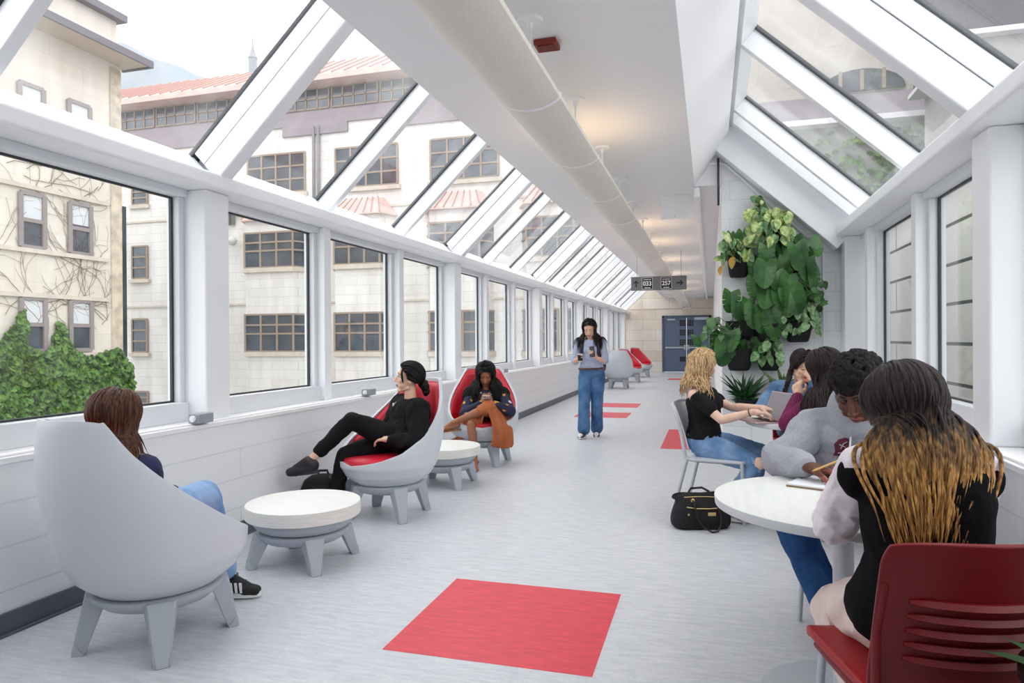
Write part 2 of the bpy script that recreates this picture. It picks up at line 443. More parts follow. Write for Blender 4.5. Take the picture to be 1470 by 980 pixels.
# slim conduit following the slope on the planted wall
cp = [(-.03, YP-.035, 3.19), (.10, YP-.035, 3.19), (.17, YP-.035, 3.165)]
p0 = Vector((.17, YP-.035, 3.165)); p1 = Vector((XR-.125, YP-.035, 2.25))
cp += [tuple(p0.lerp(p1, t)) for t in (.1, .5, .96)] + [(XR-.095, YP-.035, 2.19), (XR-.09, YP-.035, 2.1), (XR-.09, YP-.035, .0)]
tag(B().tube(cp, .011, 8).obj('conduit', M_FRAME), 'thin white conduit pipe following the slope of the planted wall', 'pipe')
structure(B().tube([(.088, YP-.05, 2.74), (.088, YP-.05, 3.24)], .012, 8).obj('trim_7', M('dark_rod', (60,60,62), .5)), 'short dark rod at top of planted wall', 'trim')

# end wall of limestone with its opening
M_STONE = brick_mat('limestone_ashlar', (244,236,226), (230,216,202), (198,188,176), 1.05, .42, 'xz', .006, .25, .8, stain=.12)
DX0, DX1, DZ = -1.86, .04, 2.24
b = B()
b.box((-4.0, YE, 0), (DX0, YE+.3, 4.2)); b.box((DX1, YE, 0), (.6, YE+.3, 4.2)); b.box((DX0, YE, DZ), (DX1, YE+.3, 4.2))
structure(b.obj('wall_end', M_STONE), 'beige limestone wall at the far end of the corridor', 'wall')
structure(B().box((-4, YE-.012, 2.50), (.5, YE-.0005, 2.53)).obj('trim_8', M('stone_ledge', (196,184,172), .8)), 'thin stone string course above the blue doors', 'trim')
# rear wall of the passage, behind the photographer
structure(B().box((XL-.4, Y0-.15, 0), (XR+.5, Y0, 3.6)).obj('wall_front', M('near_wall_grey', (150,152,158), .7)), 'grey wall closing the near end of the passage', 'wall')

# blue double doors
M_BLUE = M('blue_door_paint', (92,106,132), .45); M_BLUE2 = M('blue_frame_paint', (78,91,116), .45)
M_STEEL = M('brushed_steel', (190,192,196), .35, .7)
M_DARKGLASS = M('dark_wired_glass', (52,48,38), .2)
fr = B(); fr.box((DX0, YE-.06, 0), (DX0+.09, YE+.1, DZ)); fr.box((DX1-.09, YE-.06, 0), (DX1, YE+.1, DZ)); fr.box((DX0, YE-.06, DZ-.09), (DX1, YE+.1, DZ))
dfr = structure(fr.obj('door_frame', M_BLUE2, bevel=.006), 'blue steel frame around the double doors', 'door frame')
xm = (DX0+DX1)/2
for i, (x0, x1, sd) in enumerate(((DX0+.092, xm-.004, 'left'), (xm+.004, DX1-.092, 'right'))):
    d = structure(B().box((x0, YE-.02, .01), (x1, YE+.03, DZ-.092)).obj('door_%d' % (i+1), M_BLUE, bevel=.004), '%s leaf of the blue double doors' % sd, 'door')
    wx = (x1-.15) if i == 0 else (x0+.15)
    for z in (1.94, 1.56, 1.18):
        w = B().box((wx-.11, YE-.024, z-.115), (wx+.11, YE-.0195, z+.115)).obj('vision_panel', M_DARKGLASS, d, bevel=.002)
        g = B()
        for t in (-.036, .036):
            g.box((wx+t-.006, YE-.03, z-.115), (wx+t+.006, YE-.024, z+.115)); g.box((wx-.11, YE-.03, z+t-.006), (wx+.11, YE-.024, z+t+.006))
        g.obj('wire_grid', M_BLUE2, w)
    B().box((wx-.11, YE-.024, .42), (wx+.11, YE-.0195, .62)).obj('vent_panel', M('black_vent', (26,28,32), .5), d, bevel=.002)
    pb = B(); pb.box((x0+.04, YE-.09, .94), (x1-.02, YE-.05, 1.0)); pb.box((x0+.04, YE-.05, .93), (x0+.1, YE-.0195, 1.01)); 
    ex = (x1-.06) if i == 0 else (x0+.06)
    pb.box((ex-.035, YE-.1, .88), (ex+.035, YE-.0195, 1.08))
    pb.obj('push_bar', M_STEEL, d, bevel=.006)
    cl = B(); 
    if i == 0: cl.box((x0+.12, YE-.08, 2.06), (x0+.42, YE-.0205, 2.11))
    else: cl.box((x0+.3, YE-.12, 2.06), (x1-.02, YE-.0205, 2.16))
    cl.obj('door_closer', M('silver_closer', (198,206,214), .4), d, bevel=.006)

# white bulkhead box near the far end
structure(B().prism([(-1.64, 25, 2.93), (-.22, 25, 2.91), (.117, 25, 3.3), (.117, 25, 3.6), (-1.64, 25, 3.6)], (0,25,0), (0,27.9,0)).obj('trim_9', M_WHITE), 'white bulkhead box above the far doors', 'trim')
# ------------------------------------------------------------------ outside
M_LIME = brick_mat('pale_limestone', (229,227,225), (223,220,217), (203,199,195), 1.25, .42, 'xz', .010, .2, .85, stain=.12)
M_LIME_SIDE = brick_mat('pale_limestone_side', (228,222,214), (219,212,203), (188,180,172), 1.25, .42, 'yz', .012, .2, .85, stain=.14)
M_BEIGE = brick_mat('beige_stone', (221,214,205), (216,209,199), (202,194,184), 2.4, .8, 'yz', .008, .15, .85, stain=.10)
M_LEDGE = M('stone_sill', (200,190,178), .85, var=.08, vscale=3)
M_WIN = M('dark_window_glass', (70,78,88), .12, spec=.8, var=.35, vscale=1.2)
M_BRONZE = M('bronze_window_frame', (150,132,116), .6)
M_SASH = M('grey_sash_frame', (140,132,130), .6)
M_BLIND = M('pale_blind', (205,208,212), .8)
M_ROOFRED = M('faded_red_metal_roof', (206,178,170), .6, var=.07, vscale=2)
M_SEAM = M('roof_seam_metal', (176,142,134), .6)
M_CLAD = M('mauve_grey_cladding', (150,140,146), .7, var=.05, vscale=2)
M_DARKM = M('dark_slate_metal', (104,100,110), .5)
M_IVY = M('ivy_leaf', (98,138,56), .6, rgb2=(30,58,18), vscale=7, detail=6)
M_TWIG = M('dry_vine_stem', (128,112,96), .9)
def tagb(o, label, cat, group=None): return tag(o, label, cat, group)

# --- building across the court whose face continues behind the corridor (faces the camera), plane y = YB
YB = 28.0
bw = thing('stone_building', 'pale limestone building with red metal roof and projecting window bays', 'building', (-16, YB, -9))
def local(o, root): o.parent = root; o.location = Vector(o.location) - Vector(root.location); return o
def bpart(b, name, mat, **k):
    o = b.obj(name, mat, None, **k); return local(o, bw)
bpart(B().box((-46, YB, -9), (-4.01, YB+9, 12.3)), 'wall', M_LIME)
# string courses
for z0, z1 in ((.55, .78), (2.60, 2.74), (7.55, 7.7), (10.6, 10.72)):
    pass
sc = B()
for z in (3.05, 7.3):
    sc.box((-46, YB-.06, z), (-4.02, YB-.001, z+.09))
bpart(sc, 'string_course', M_LEDGE)
# stepped mauve cladding under the eaves, clerestory strip
cl = B(); cl.box((-46, YB-.10, 11.3), (-4.02, YB-.002, 12.35))
for x in (-24.6, -16.9, -11.2): cl.box((x-2.3, YB-.10, 10.85), (x+1.1, YB-.002, 11.3))
bpart(cl, 'cladding_band', M_CLAD)
for i in range(16):
    x0 = -43.5 + i*2.45
    w = bpart(B().box((x0, YB-.13, 12.0), (x0+2.3, YB-.101, 12.95)), 'clerestory_window', M_WIN)
    g = B()
    for t in (0, .55, 1.1, 1.7, 2.3): g.box((x0+t-.03, YB-.17, 12.0), (x0+t+.03, YB-.131, 12.95))
    for z in (12.0, 12.45, 12.92): g.box((x0, YB-.17, z-.03), (x0+2.3, YB-.131, z+.03))
    gg = g.obj('muntin', M_BRONZE, None); gg.parent = w
bpart(B().box((-46, YB, 12.3), (-4.01, YB+9, 13.05)), 'upper_wall', M_CLAD)
# roof
rf = B(); rf.prism([(-46, YB-1.0, 12.95), (-46, YB-1.0, 13.2), (-46, YB+2.4, 15.2), (-46, YB+9, 15.2), (-46, YB+9, 12.95)], (-46,0,0), (-4.01,0,0))
r_ = bpart(rf, 'roof', M_ROOFRED)
se = B(); x = -45.8
while x < -4.1:
    se.bar((x, YB-1.0, 13.23), (x, YB+2.4, 15.23), .06, .09); x += .62
s_ = se.obj('standing_seam', M_SEAM, None); s_.parent = r_; 
# window bays
def bay(xa, xb, levels, roof=True, sash=.9):
    p = .75
    pl = [(xa, YB), (xa+.38, YB-p), (xb-.38, YB-p), (xb, YB)]
    zlo, zhi = -9, levels[-1][1]+.55
    w = bpart(B().prism([(x, y+.0, zlo) for x, y in pl], (0,0,zlo), (0,0,zhi)), 'bay_wall', M_LIME)
    for z0, z1 in levels:
        pw = [(xa-.02, YB-.01), (xa+.365, YB-p-.03), (xb-.365, YB-p-.03), (xb+.02, YB-.01)]
        wi = bpart(B().prism([(x, y, z0) for x, y in pw], (0,0,z0), (0,0,z1)), 'bay_window', M_WIN)
        g = B(); wd = xb-xa-.73
        fx = [xa+.365+wd*t for t in (0, .333, .667, 1)]
        for x in fx: g.box((x-.045, YB-p-.075, z0), (x+.045, YB-p-.028, z1))
        for t in (0, .48, .72, 1):
            z = z0+(z1-z0)*t
            g.box((xa+.365, YB-p-.07, z-.04), (xb-.365, YB-p-.028, z+.04))
            for (x0_, x1_) in ((xa-.02, xa+.365), (xb-.365, xb+.02)):
                ya, yb2 = (YB-.01, YB-p-.03) if x0_ < xa else (YB-p-.03, YB-.01)
                g.bar((x0_, ya-.03, z), (x1_, yb2-.03, z), .06, .08)
        go = g.obj('muntin', M_BRONZE, None); go.parent = wi
        pls = [(xa-.1, YB-.005), (xa+.32, YB-p-.12), (xb-.32, YB-p-.12), (xb+.1, YB-.005)]
        bpart(B().prism([(x, y, z0-.22) for x, y in pls], (0,0,z0-.22), (0,0,z0-.02)), 'bay_sill', M_LEDGE)
    if roof:
        pr = [(xa-.15, YB-.005), (xa+.28, YB-p-.2), (xb-.28, YB-p-.2), (xb+.15, YB-.005)]
        top = [(xa+.5, YB-.004), (xa+.7, YB-.25), (xb-.7, YB-.25), (xb-.5, YB-.004)]
        rr = B(); rr.loft([[(x, y, zhi) for x, y in pr], [(x, y, zhi+.06) for x, y in pr], [(x, y, zhi+.85) for x, y in top]], True, True, False)
        ro = bpart(rr, 'bay_roof', M_ROOFRED)
        g = B()
        for t in (.0, .17, .33, .5, .67, .83, 1.0):
            g.bar((xa+.28+(xb-xa-.56)*t, YB-p-.2, zhi+.08), (xa+.7+(xb-xa-1.4)*t, YB-.25, zhi+.87), .05, .06)
        go = g.obj('standing_seam', M_SEAM, None); go.parent = ro
LV = [(.85, 2.55), (4.72, 6.32)]
for xa, xb in ((-21.15, -17.85), (-16.47, -13.5), (-11.9, -8.9), (-7.6, -4.9)): bay(xa, xb, LV)
# plain windows of the upper storey and of the wing at left
def plain(x0, x1, z0, z1, nx=3, nz=3, name='window'):
    w = bpart(B().box((x0, YB-.03, z0), (x1, YB-.002, z1)), name, M_WIN)
    g = B()
    for i in range(nx+1):
        x = x0+(x1-x0)*i/nx; g.box((x-.045, YB-.075, z0), (x+.045, YB-.031, z1))
    for i in range(nz+1):
        z = z0+(z1-z0)*(i/nz); g.box((x0, YB-.07, z-.04), (x1, YB-.031, z+.04))
    go = g.obj('muntin', M_BRONZE, None); go.parent = w
    bpart(B().box((x0-.15, YB-.14, z0-.22), (x1+.15, YB-.003, z0-.04)), 'window_sill', M_LEDGE)
for xc in (-19.6, -14.9, -10.2, -6.3): plain(xc-1.55, xc+1.55, 8.3, 10.1, 4, 3)
for z0, z1 in ((8.3, 9.9), (5.0, 6.5), (.95, 2.75), (-2.2, -.4)):
    pass
def wing(px0, px1, py0, py1):
    p = at(px0, py1, YB); q = at(px1, py0, YB); plain(p.x, q.x, p.z, q.z, 1, 3)
wing(191, 212, 266, 294); wing(191, 212, 353, 400); wing(191, 212, 458, 505); wing(186, 213, 562, 586)
# downpipes, lamps
dp = B()
for px in (452, 459): 
    x = at(px, 200, YB).x; dp.tube([(x, YB-.12, 7.6), (x, YB-.12, 11.2)], .07, 8)
for px in (331, 337):
    x = at(px, 300, YB).x; dp.tube([(x, YB-.12, 6.9), (x, YB-.12, 11.2)], .09, 8)
bpart(dp, 'downpipe', M('grey_downpipe', (140,136,138), .6))
for px, py in ((333, 346), (455, 336)):
    p = at(px, py, YB-.35); o = bpart(B().sphere((p.x, p.y, p.z), .22).tube([(p.x, p.y, p.z), (p.x, YB, p.z+.1)], .04, 6), 'globe_lamp', M('globe_lamp_glass', (205,202,198), .4))

# --- beige building alongside the court, plane x = -20
XA = -20.0
ba = thing('beige_building', 'beige stone building with sash windows and dark cornice, left of the court', 'building', (XA, 12, -9))
def apart(b, name, mat, **k):
    o = b.obj(name, mat, None, **k); return local(o, ba)
YA1 = 19.45
apart(B().box((XA-10, 2, -9), (XA, YA1, 11.9)), 'wall', M_BEIGE)
le = B()
for z in (2.72, 4.08, 6.02, 7.6, 1.0-.14): le.box((XA+.001, 2, z), (XA+.1, YA1-.55, z+.13))
apart(le, 'string_course', M_LEDGE)
apart(B().box((XA+.002, YA1-.42, -9), (XA+.06, YA1+.02, 10.9)), 'corner_strip', M('rough_corner_stone', (196,184,166), .9, var=.2, vscale=3, bump=.5, bscale=8))
co = B(); co.box((XA-.2, 2, 11.04), (XA+1.08, YA1+.30, 11.16)); apart(co, 'cornice', M('cornice_soffit', (196,184,170), .8))
co = B(); co.box((XA+1.081, 2, 10.98), (XA+1.15, YA1+.37, 11.22)); co.box((XA-.2, YA1+.301, 10.98), (XA+1.08, YA1+.37, 11.22)); co.box((XA-.2, 2, 11.161), (XA+1.08, YA1+.30, 11.22)); apart(co, 'cornice_fascia', M_DARKM)
pa = B(); pa.box((XA-9.8, 2, 11.22), (XA-.05, YA1-.05, 12.6)); apart(pa, 'parapet', M_BEIGE)
apart(B().box((XA-10, 2, 12.6), (XA+.25, YA1+.15, 12.85)), 'parapet_cap', M_DARKM)
def sash(py0, py1, z0, z1, blind=.5):
    w = apart(B().box((XA-.02, py0, z0), (XA+.02, py1, z1)), 'window', M_WIN)
    g = B()
    for y in (py0, py1): g.box((XA+.021, y-.07, z0), (XA+.09, y+.07, z1))
    for z in (z0, (z0+z1)/2, z1): g.box((XA+.021, py0, z-.06), (XA+.08, py1, z+.06))
    go = g.obj('sash_frame', M_SASH, None); go.parent = w
    if blind:
        bo = B().box((XA+.0205, py0+.07, z1-(z1-z0)*blind), (XA+.03, py1-.07, z1-.06)).obj('blind', M_BLIND, None); bo.parent = w
for (y0, y1) in ((15.76, 16.53), (17.42, 18.2), (13.6, 14.4), (11.6, 12.4)):
    sash(y0, y1, 4.25, 5.88, .5 if y0 < 17 else .42); sash(y0, y1, 1.08, 2.69, .52); sash(y0, y1, 7.75, 9.2, .7)
# ivy on the wall: sheet of leaves following the facade
rnd = random.Random(3)
def ivy_top(y):   # pixel-free outline of the growth in metres
    pts = [(9, 1.6), (13, 1.2), (14.9, 1.05), (15.5, 2.0), (15.75, 2.35), (15.95, 1.5), (16.2, .95), (16.7, 1.25), (16.95, 2.05), (17.1, 1.9), (17.35, 1.2), (17.9, .85), (18.6, .95), (19.2, 1.1), (19.5, .8)]
    for (a, za), (b_, zb) in zip(pts, pts[1:]):
        if a <= y <= b_: return za+(zb-za)*(y-a)/(b_-a)
    return .6
iv = B()
for i in range(15000):
    y = rnd.uniform(12.5, 19.75); z = -4.2 + (ivy_top(y)+4.2)*(1-rnd.random()**1.35*1.0)
    if z > ivy_top(y)-rnd.random()*.12: continue
    if 1.08 < z < 2.69 and (15.83 < y < 16.46 or 17.5 < y < 18.1) : continue
    cx = XA + .06 + .32*abs(mnoise.noise(Vector((y*1.4, z*1.4, 2)))) + rnd.random()*.10
    s = rnd.uniform(.07, .14)
    n = Vector((1, rnd.uniform(-.6, .6), rnd.uniform(-.2, .9))).normalized()
    u = n.cross(Vector((0, rnd.uniform(-.4, .4), 1))).normalized(); v = n.cross(u)
    c = Vector((cx, y, z))
    iv._face([iv.bm.verts.new(c+u*a*s+v*b_*s) for a, b_ in ((0, 1), (-.8, .35), (-.5, -.5), (0, -.8), (.5, -.5), (.8, .35))])
o = iv.obj('ivy', M_IVY, recalc=False); tag(o, 'green ivy covering the lower wall of the beige building', 'ivy', kind='stuff')
# bare vine stems on the same wall
tw = B(); rnd = random.Random(11)
def stem(y, z, ang, n, r):
    pts = [(XA+.03, y, z)]
    for i in range(n):
        ang += rnd.uniform(-.5, .5); y += math.cos(ang)*.28; z += math.sin(ang)*.28
        if y > YA1-.4 or z > 7.4: break
        pts.append((XA+.03, y, z))
        if n > 4 and rnd.random() < .5: stem(y, z, ang+rnd.choice((-.7, .7)), n-4, r*.7)
    if len(pts) > 1: tw.tube(pts, r, 4)
for i in range(7): stem(rnd.uniform(14.2, 19), rnd.uniform(1.2, 2.6), rnd.uniform(.6, 2.5), 11, .010)
for i in range(9): stem(rnd.uniform(13.8, 19), rnd.uniform(6.1, 6.7), rnd.uniform(-.3, 1.2), 8, .010)
tag(tw.obj('vine_stems', M_TWIG), 'bare brown vine stems spreading over the beige wall', 'vine', kind='stuff')

# dark curtain wall between the two buildings
g = thing('glass_link', 'narrow dark glazed stair link between beige and limestone buildings', 'building', (-24.5, 23, -9))
p = at(182, 400, 23.2)
o = B().box((-27.5, 22.5, -9), (p.x, 23.2, 7.0)).obj('glazing', M('dark_curtain_glass', (64,74,78), .15)); local(o, g)
gb = B()
for i in range(20): gb.box((-27.5, 22.42, -8.6+i*.8), (p.x, 22.5, -8.5+i*.8))
o = gb.obj('transom', M('dark_link_frame', (52,54,58), .4)); local(o, g)

# wing on the right beyond the roof glazing, facing the camera
YR = 17.0
br_ = thing('garden_wing', 'cream building wing with arched window and mauve roof band', 'building', (9, YR, -9))
def rpart(b, name, mat, **k):
    o = b.obj(name, mat, None, **k); return local(o, br_)
zw = [at(1230, y, YR).z for y in (0, 95, 118, 172, 230)]
rpart(B().box((.7, YR, -9), (26, YR+6, zw[3]-.1)), 'lower_wall', M('grey_green_render', (150,152,146), .85, var=.06, vscale=1.5))
rpart(B().box((.6, YR-.35, zw[3]-.12), (26, YR+6, zw[3])), 'roof_edge', M('pale_roof_edge', (226,226,228), .5))
rpart(B().prism([(.7, YR-.3, zw[3]), (.7, YR+2.2, zw[2]+.45), (.7, YR+2.2, zw[3])], (.7,0,0), (26,0,0)), 'roof_slope', M('mauve_roof', (126,118,126), .6, var=.05))
rpart(B().box((.7, YR+2.2, -9), (26, YR+8, 13.5)), 'upper_wall', M('cream_render', (186,180,172), .85, var=.05, vscale=1.2))
zb = zw[2]+.5
xarc = at(1236, 110, YR+2.2).x
for xc in (xarc, xarc+4.2, xarc+8.4):
    arc = [(xc+1.0*math.cos(t), zb+.55*math.sin(t)) for t in [PI*i/14 for i in range(15)]]
    w = rpart(B().prism([(x, YR+2.12, z) for x, z in arc], (0,0,0), (0,.07,0)), 'arched_window', M_WIN)
    gg = B()
    for dx in (-.5, 0, .5): gg.box((xc+dx-.04, YR+2.06, zb), (xc+dx+.04, YR+2.115, zb+.5))
    go = gg.obj('muntin', M_BRONZE, None); go.parent = w
pw = at(1322, 208, YR)
for dx in (-.1, -3.6, 3.4):
    w = rpart(B().box((pw.x+dx-.32, YR-.03, pw.z-.9), (pw.x+dx+.32, YR-.002, pw.z+.25)), 'window', M_WIN)
    gg = B()
    for t in (-.32, .32): gg.box((pw.x+dx+t-.07, YR-.1, pw.z-.9), (pw.x+dx+t+.07, YR-.031, pw.z+.25))
    for z in (-.9, -.5, -.1, .25): gg.box((pw.x+dx-.39, YR-.1, pw.z+z-.06), (pw.x+dx+.39, YR-.031, pw.z+z+.06))
    go = gg.obj('window_frame', M_FRAME, None); go.parent = w
iv = B(); rnd = random.Random(5)
for i in range(2600):
    x = rnd.gauss(5.0, 1.0); z = rnd.uniform(2.2, zw[3]-.3)
    s = rnd.uniform(.06, .12); c = Vector((x, YR-.06-rnd.random()*.2, z)); n = Vector((rnd.uniform(-.5,.5), -1, rnd.uniform(0,.8))).normalized(); u = n.cross(Vector((0,0,1))).normalized(); v = n.cross(u)
    iv._face([iv.bm.verts.new(c+u*a*s+v*b_*s) for a, b_ in ((0, 1), (-.8, .3), (-.4, -.6), (.4, -.6), (.8, .3))])
tag(iv.obj('ivy', M_IVY, recalc=False), 'ivy on the grey wall of the cream wing', 'ivy', kind='stuff')
# slate-clad rooftop block further right
pa_ = at(1388, 46, 12.5); 
rb = thing('rooftop_block', 'dark slate-clad rooftop block above pale stone, upper right beyond the glazing', 'building', (pa_.x+2, 12.5, -9))
o = B().box((pa_.x, 12.5, pa_.z), (pa_.x+9, 15.5, pa_.z+5)).obj('slate_cladding', M('plum_slate', (62,58,68), .5, var=.08, vscale=2)); local(o, rb)
o = B().box((pa_.x-.1, 12.4, pa_.z-.08), (pa_.x+9, 15.5, pa_.z)).obj('flashing', M('pale_flashing', (190,190,194), .5)); local(o, rb)
o = B().box((pa_.x+.2, 12.6, -9), (pa_.x+9, 15.5, pa_.z-.081)).obj('stone_wall', M('grey_stone', (150,150,148), .85, var=.06)); local(o, rb)
# close block wall outside the right-hand windows
M_RUST = brick_mat('rusticated_block', (200,199,194), (194,192,188), (74,74,74), 3.0, .42, 'yz', .02, .6, .8)
structure(B().box((2.45, 4.5, -3), (2.9, 15, 2.95)).obj('wall_outside', M_RUST), 'pale rusticated stone wall close outside the right windows', 'wall')
structure(B().box((2.35, 4.4, 2.95), (3.0, 15, 3.07)).obj('trim_10', M_LEDGE), 'coping of the stone wall outside', 'trim')
# court ground, hill, spire
structure(B().box((-46, -20, -9.2), (30, 30, -9)).obj('ground', M('court_paving', (170,170,166), .9)), 'paved court far below the corridor', 'ground')
hl = B(); pts = []
ys = 150
for i in range(41):
    px = -60+i*20; 
    top = 30+38*(px/285) if px < 120 else (62 + (px-172)*.41 if px < 300 else 110+(px-300)*.8)
    p = at(px, top, ys); pts.append((p.x, p.z + .6*math.sin(i*1.7)))
rings = [[(x, ys+40*t, -20 + (z+20)*(1-t*t*.0)*(1 if t < .5 else .6)) for x, z in pts] for t in (0, .3, 1)]
hl.loft([[(x, ys-60, -25) for x, z in pts]]+rings, closed=False, caps=False)
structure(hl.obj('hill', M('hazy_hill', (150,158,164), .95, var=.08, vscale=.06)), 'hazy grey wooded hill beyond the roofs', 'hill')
p = at(363, 95, 70); q = at(364, 48, 70)
sp_ = thing('spire', 'thin distant spire rising above the red roof', 'spire', (p.x, 70, -9))
h = q.z+9
sb = B().lathe([(1.2, 0), (1.1, h-6.4), (.5, h-4.6), (.5, h-3.0), (.6, h-2.95), (.42, h-2.6), (.12, h-1.6), (.03, h)], 10); o = sb.obj('spire_body', M('spire_grey', (140,142,148), .7), sp_)
# ------------------------------------------------------------------ furniture
M_SHELL = M('pale_grey_plastic', (205,209,216), .38, spec=.5)
M_SHELL2 = M('mid_grey_plastic', (176,182,190), .42, spec=.5)
M_REDV = M('red_vinyl', (206,34,56), .38, spec=.5, bump=.03, bscale=120)
M_FOOT = M('zinc_foot_plate', (186,192,198), .4, .3)
M_LAM = M('white_wood_laminate', (232,230,225), .45, rgb2=(219,216,208), vscale=6, stretch=(1.5,1.5,26), detail=4)
M_LAMTOP = M('white_laminate_top', (236,236,232), .4, rgb2=(228,228,223), vscale=5, stretch=(1,12,1), detail=5)

SH_P = [(.27,.255,0),(.30,.30,0),(.33,.333,.0),(.40,.372,0),(.50,.388,-.015),(.6,.385,-.05),(.7,.37,-.09),(.8,.345,-.13),(.9,.305,-.175),(1.0,.262,-.215),(1.05,.245,-.225)]
SH_PSI = [(.42,180),(.44,158),(.46,142),(.49,128),(.52,118),(.6,100),(.7,85),(.8,72),(.9,62),(1.0,54.5),(1.03,50)]
def _ip(x, xs, ys): return float(np.interp(x, xs, ys))

def sh_rc(z):
    zs = [p[0] for p in SH_P]; return _ip(z, zs, [p[1] for p in SH_P]), _ip(z, zs, [p[2] for p in SH_P])
def sh_rim(phi):   # rim height at angle from the back, degrees
    a = abs(phi)
    ps = [p[1] for p in SH_PSI][::-1]; zs = [p[0] for p in SH_PSI][::-1]
    if a < 50: return 1.03 - .012*(a/50)**6
    return _ip(a, ps, zs)
def sh_pt(phi, z, off=0.0):
    r, yc = sh_rc(z); r -= off; a = rad(phi)
    return Vector((r*math.sin(a), yc - r*math.cos(a), z))
def lounge_chair(loc, heading, label, leg_rz=0.0):
    root = thing('lounge_chair', label, 'lounge chair', (loc[0], loc[1], 0), 0, 'egg-shaped lounge chairs along the left windows')
    rz = heading - PI/2
    sb = B(); NU, NV = 120, 26
    def f(u, v):
        phi = -180+360*u; zr = sh_rim(phi); return sh_pt(phi, .268+(zr-.268)*v)
    sb.grid(f, NU, NV)
    o = sb.obj('shell', M_SHELL, root, weld=True)
    md = o.modifiers.new('solid', 'SOLIDIFY'); md.thickness = .024; md.offset = 1 if False else -1
    md = o.modifiers.new('bevel', 'BEVEL'); md.width = .006; md.segments = 3; md.limit_method = 'ANGLE'; md.angle_limit = rad(50)
    o.rotation_euler = (0, 0, rz)
    bm_ = B().lathe([(.02, .262), (.25, .262), (.262, .272), (.255, .285), (.02, .285)], 48)
    x = bm_.obj('shell_floor', M_SHELL, root); x.rotation_euler = (0, 0, rz)
    # back cushion: puffed pad following the inside of the shell
    cb = B()
    def g(u, v):
        zlo = .46; ztop = .985
        z = zlo + (ztop-zlo)*v
        a = _ip(z, [p[0] for p in SH_PSI], [p[1] for p in SH_PSI])
        a = min(a, 112)*.93 - 2
        if v > .9: a *= 1 - .12*((v-.9)/.1)**2
        if v < .12: a *= 1 - .10*((.12-v)/.12)**2
        phi = (2*u-1)*a
        e = min(u, 1-u)*2.0*a/25.0; e2 = min(v, 1-v)*9
        t = min(1, e)*1.0; t2 = min(1, e2)
        puff = .018 + .045*math.sqrt(max(0, 1-(1-t)**2))*math.sqrt(max(0, 1-(1-t2)**2))
        return sh_pt(phi, z, puff)
    cb.grid(g, 48, 40)
    o = cb.obj('back_cushion', M_REDV, root, weld=True); o.rotation_euler = (0, 0, rz)
    md = o.modifiers.new('solid', 'SOLIDIFY'); md.thickness = .016; md.offset = 1
    sc_ = B(); rings = []
    for (k, z) in ((.90, .405), (.965, .415), (.985, .435), (.965, .455), (.88, .466), (.5, .472), (.02, .472)):
        rings.append([(.345*k*math.sin(2*PI*i/64), .345*k*math.cos(2*PI*i/64)+.012, z) for i in range(64)])
    sc_.loft(rings, True, True, True)
    o = sc_.obj('seat_cushion', M_REDV, root); o.rotation_euler = (0, 0, rz)
    base(root, .258, .30)
    return root
def V3_(*a): return Vector(a)
def base(root, ztop, rfoot):
    bb = B().lathe([(.03, ztop-.085), (.15, ztop-.08), (.225, ztop-.06), (.265, ztop-.025), (.272, ztop-.004), (.262, ztop), (.03, ztop)], 56)
    bb.obj('base_ring', M_SHELL2, root)
    B().lathe([(.05, ztop), (.235, ztop), (.235, ztop+.012), (.05, ztop+.012)], 40).obj('swivel_plate', M('black_swivel', (28,30,34), .5), root)
    for k in range(4):
        a = PI/4 + k*PI/2
        er = Vector((math.cos(a), math.sin(a), 0)); et = Vector((-math.sin(a), math.cos(a), 0))
        b = B(); rings = []
        for z, r0, r1, w0, w1 in ((ztop-.006, .195, .284, .072, .088), (.0, .285, .336, .034, .040)):
            rings.append([er*r0-et*w0+Vector((0,0,z)), er*r1-et*w1*.62+Vector((0,0,z)), er*r1+et*w1*.62+Vector((0,0,z)), er*r0+et*w0+Vector((0,0,z))])
        b.loft(rings, True, True, False)
        lg = b.obj('leg', M_SHELL2, root, bevel=.006, seg=3)
        p = B()
        for s in (-1, 1):
            tri = [er*.287+et*s*.0345+V3_(0,0,.001), er*.3345+et*s*.0255+V3_(0,0,.001), er*.3235+et*s*.0320+V3_(0,0,.056)]
            p.loft([tri, [v+et*s*.0028 for v in tri]], True, True, False)
        fp = p.obj('foot_plate', M_FOOT, lg)
lounge_chair((-2.39, 2.52), rad(80), 'grey-backed lounge chair nearest the camera, holding the brown-haired person')
lounge_chair((-2.38, 4.79), rad(247), 'red-lined lounge chair holding the person dressed in black')
lounge_chair((-2.38, 7.07), rad(287), 'red-lined lounge chair holding the person in the rust skirt')
lounge_chair((-2.39, 18.6), rad(100), 'distant lounge chair showing its grey back behind the walking person')
lounge_chair((-2.35, 21.3), rad(318), 'middle one of three distant lounge chairs, empty with red lining')
lounge_chair((-2.30, 24.2), rad(318), 'farthest lounge chair, empty and red, nearest the blue doors')

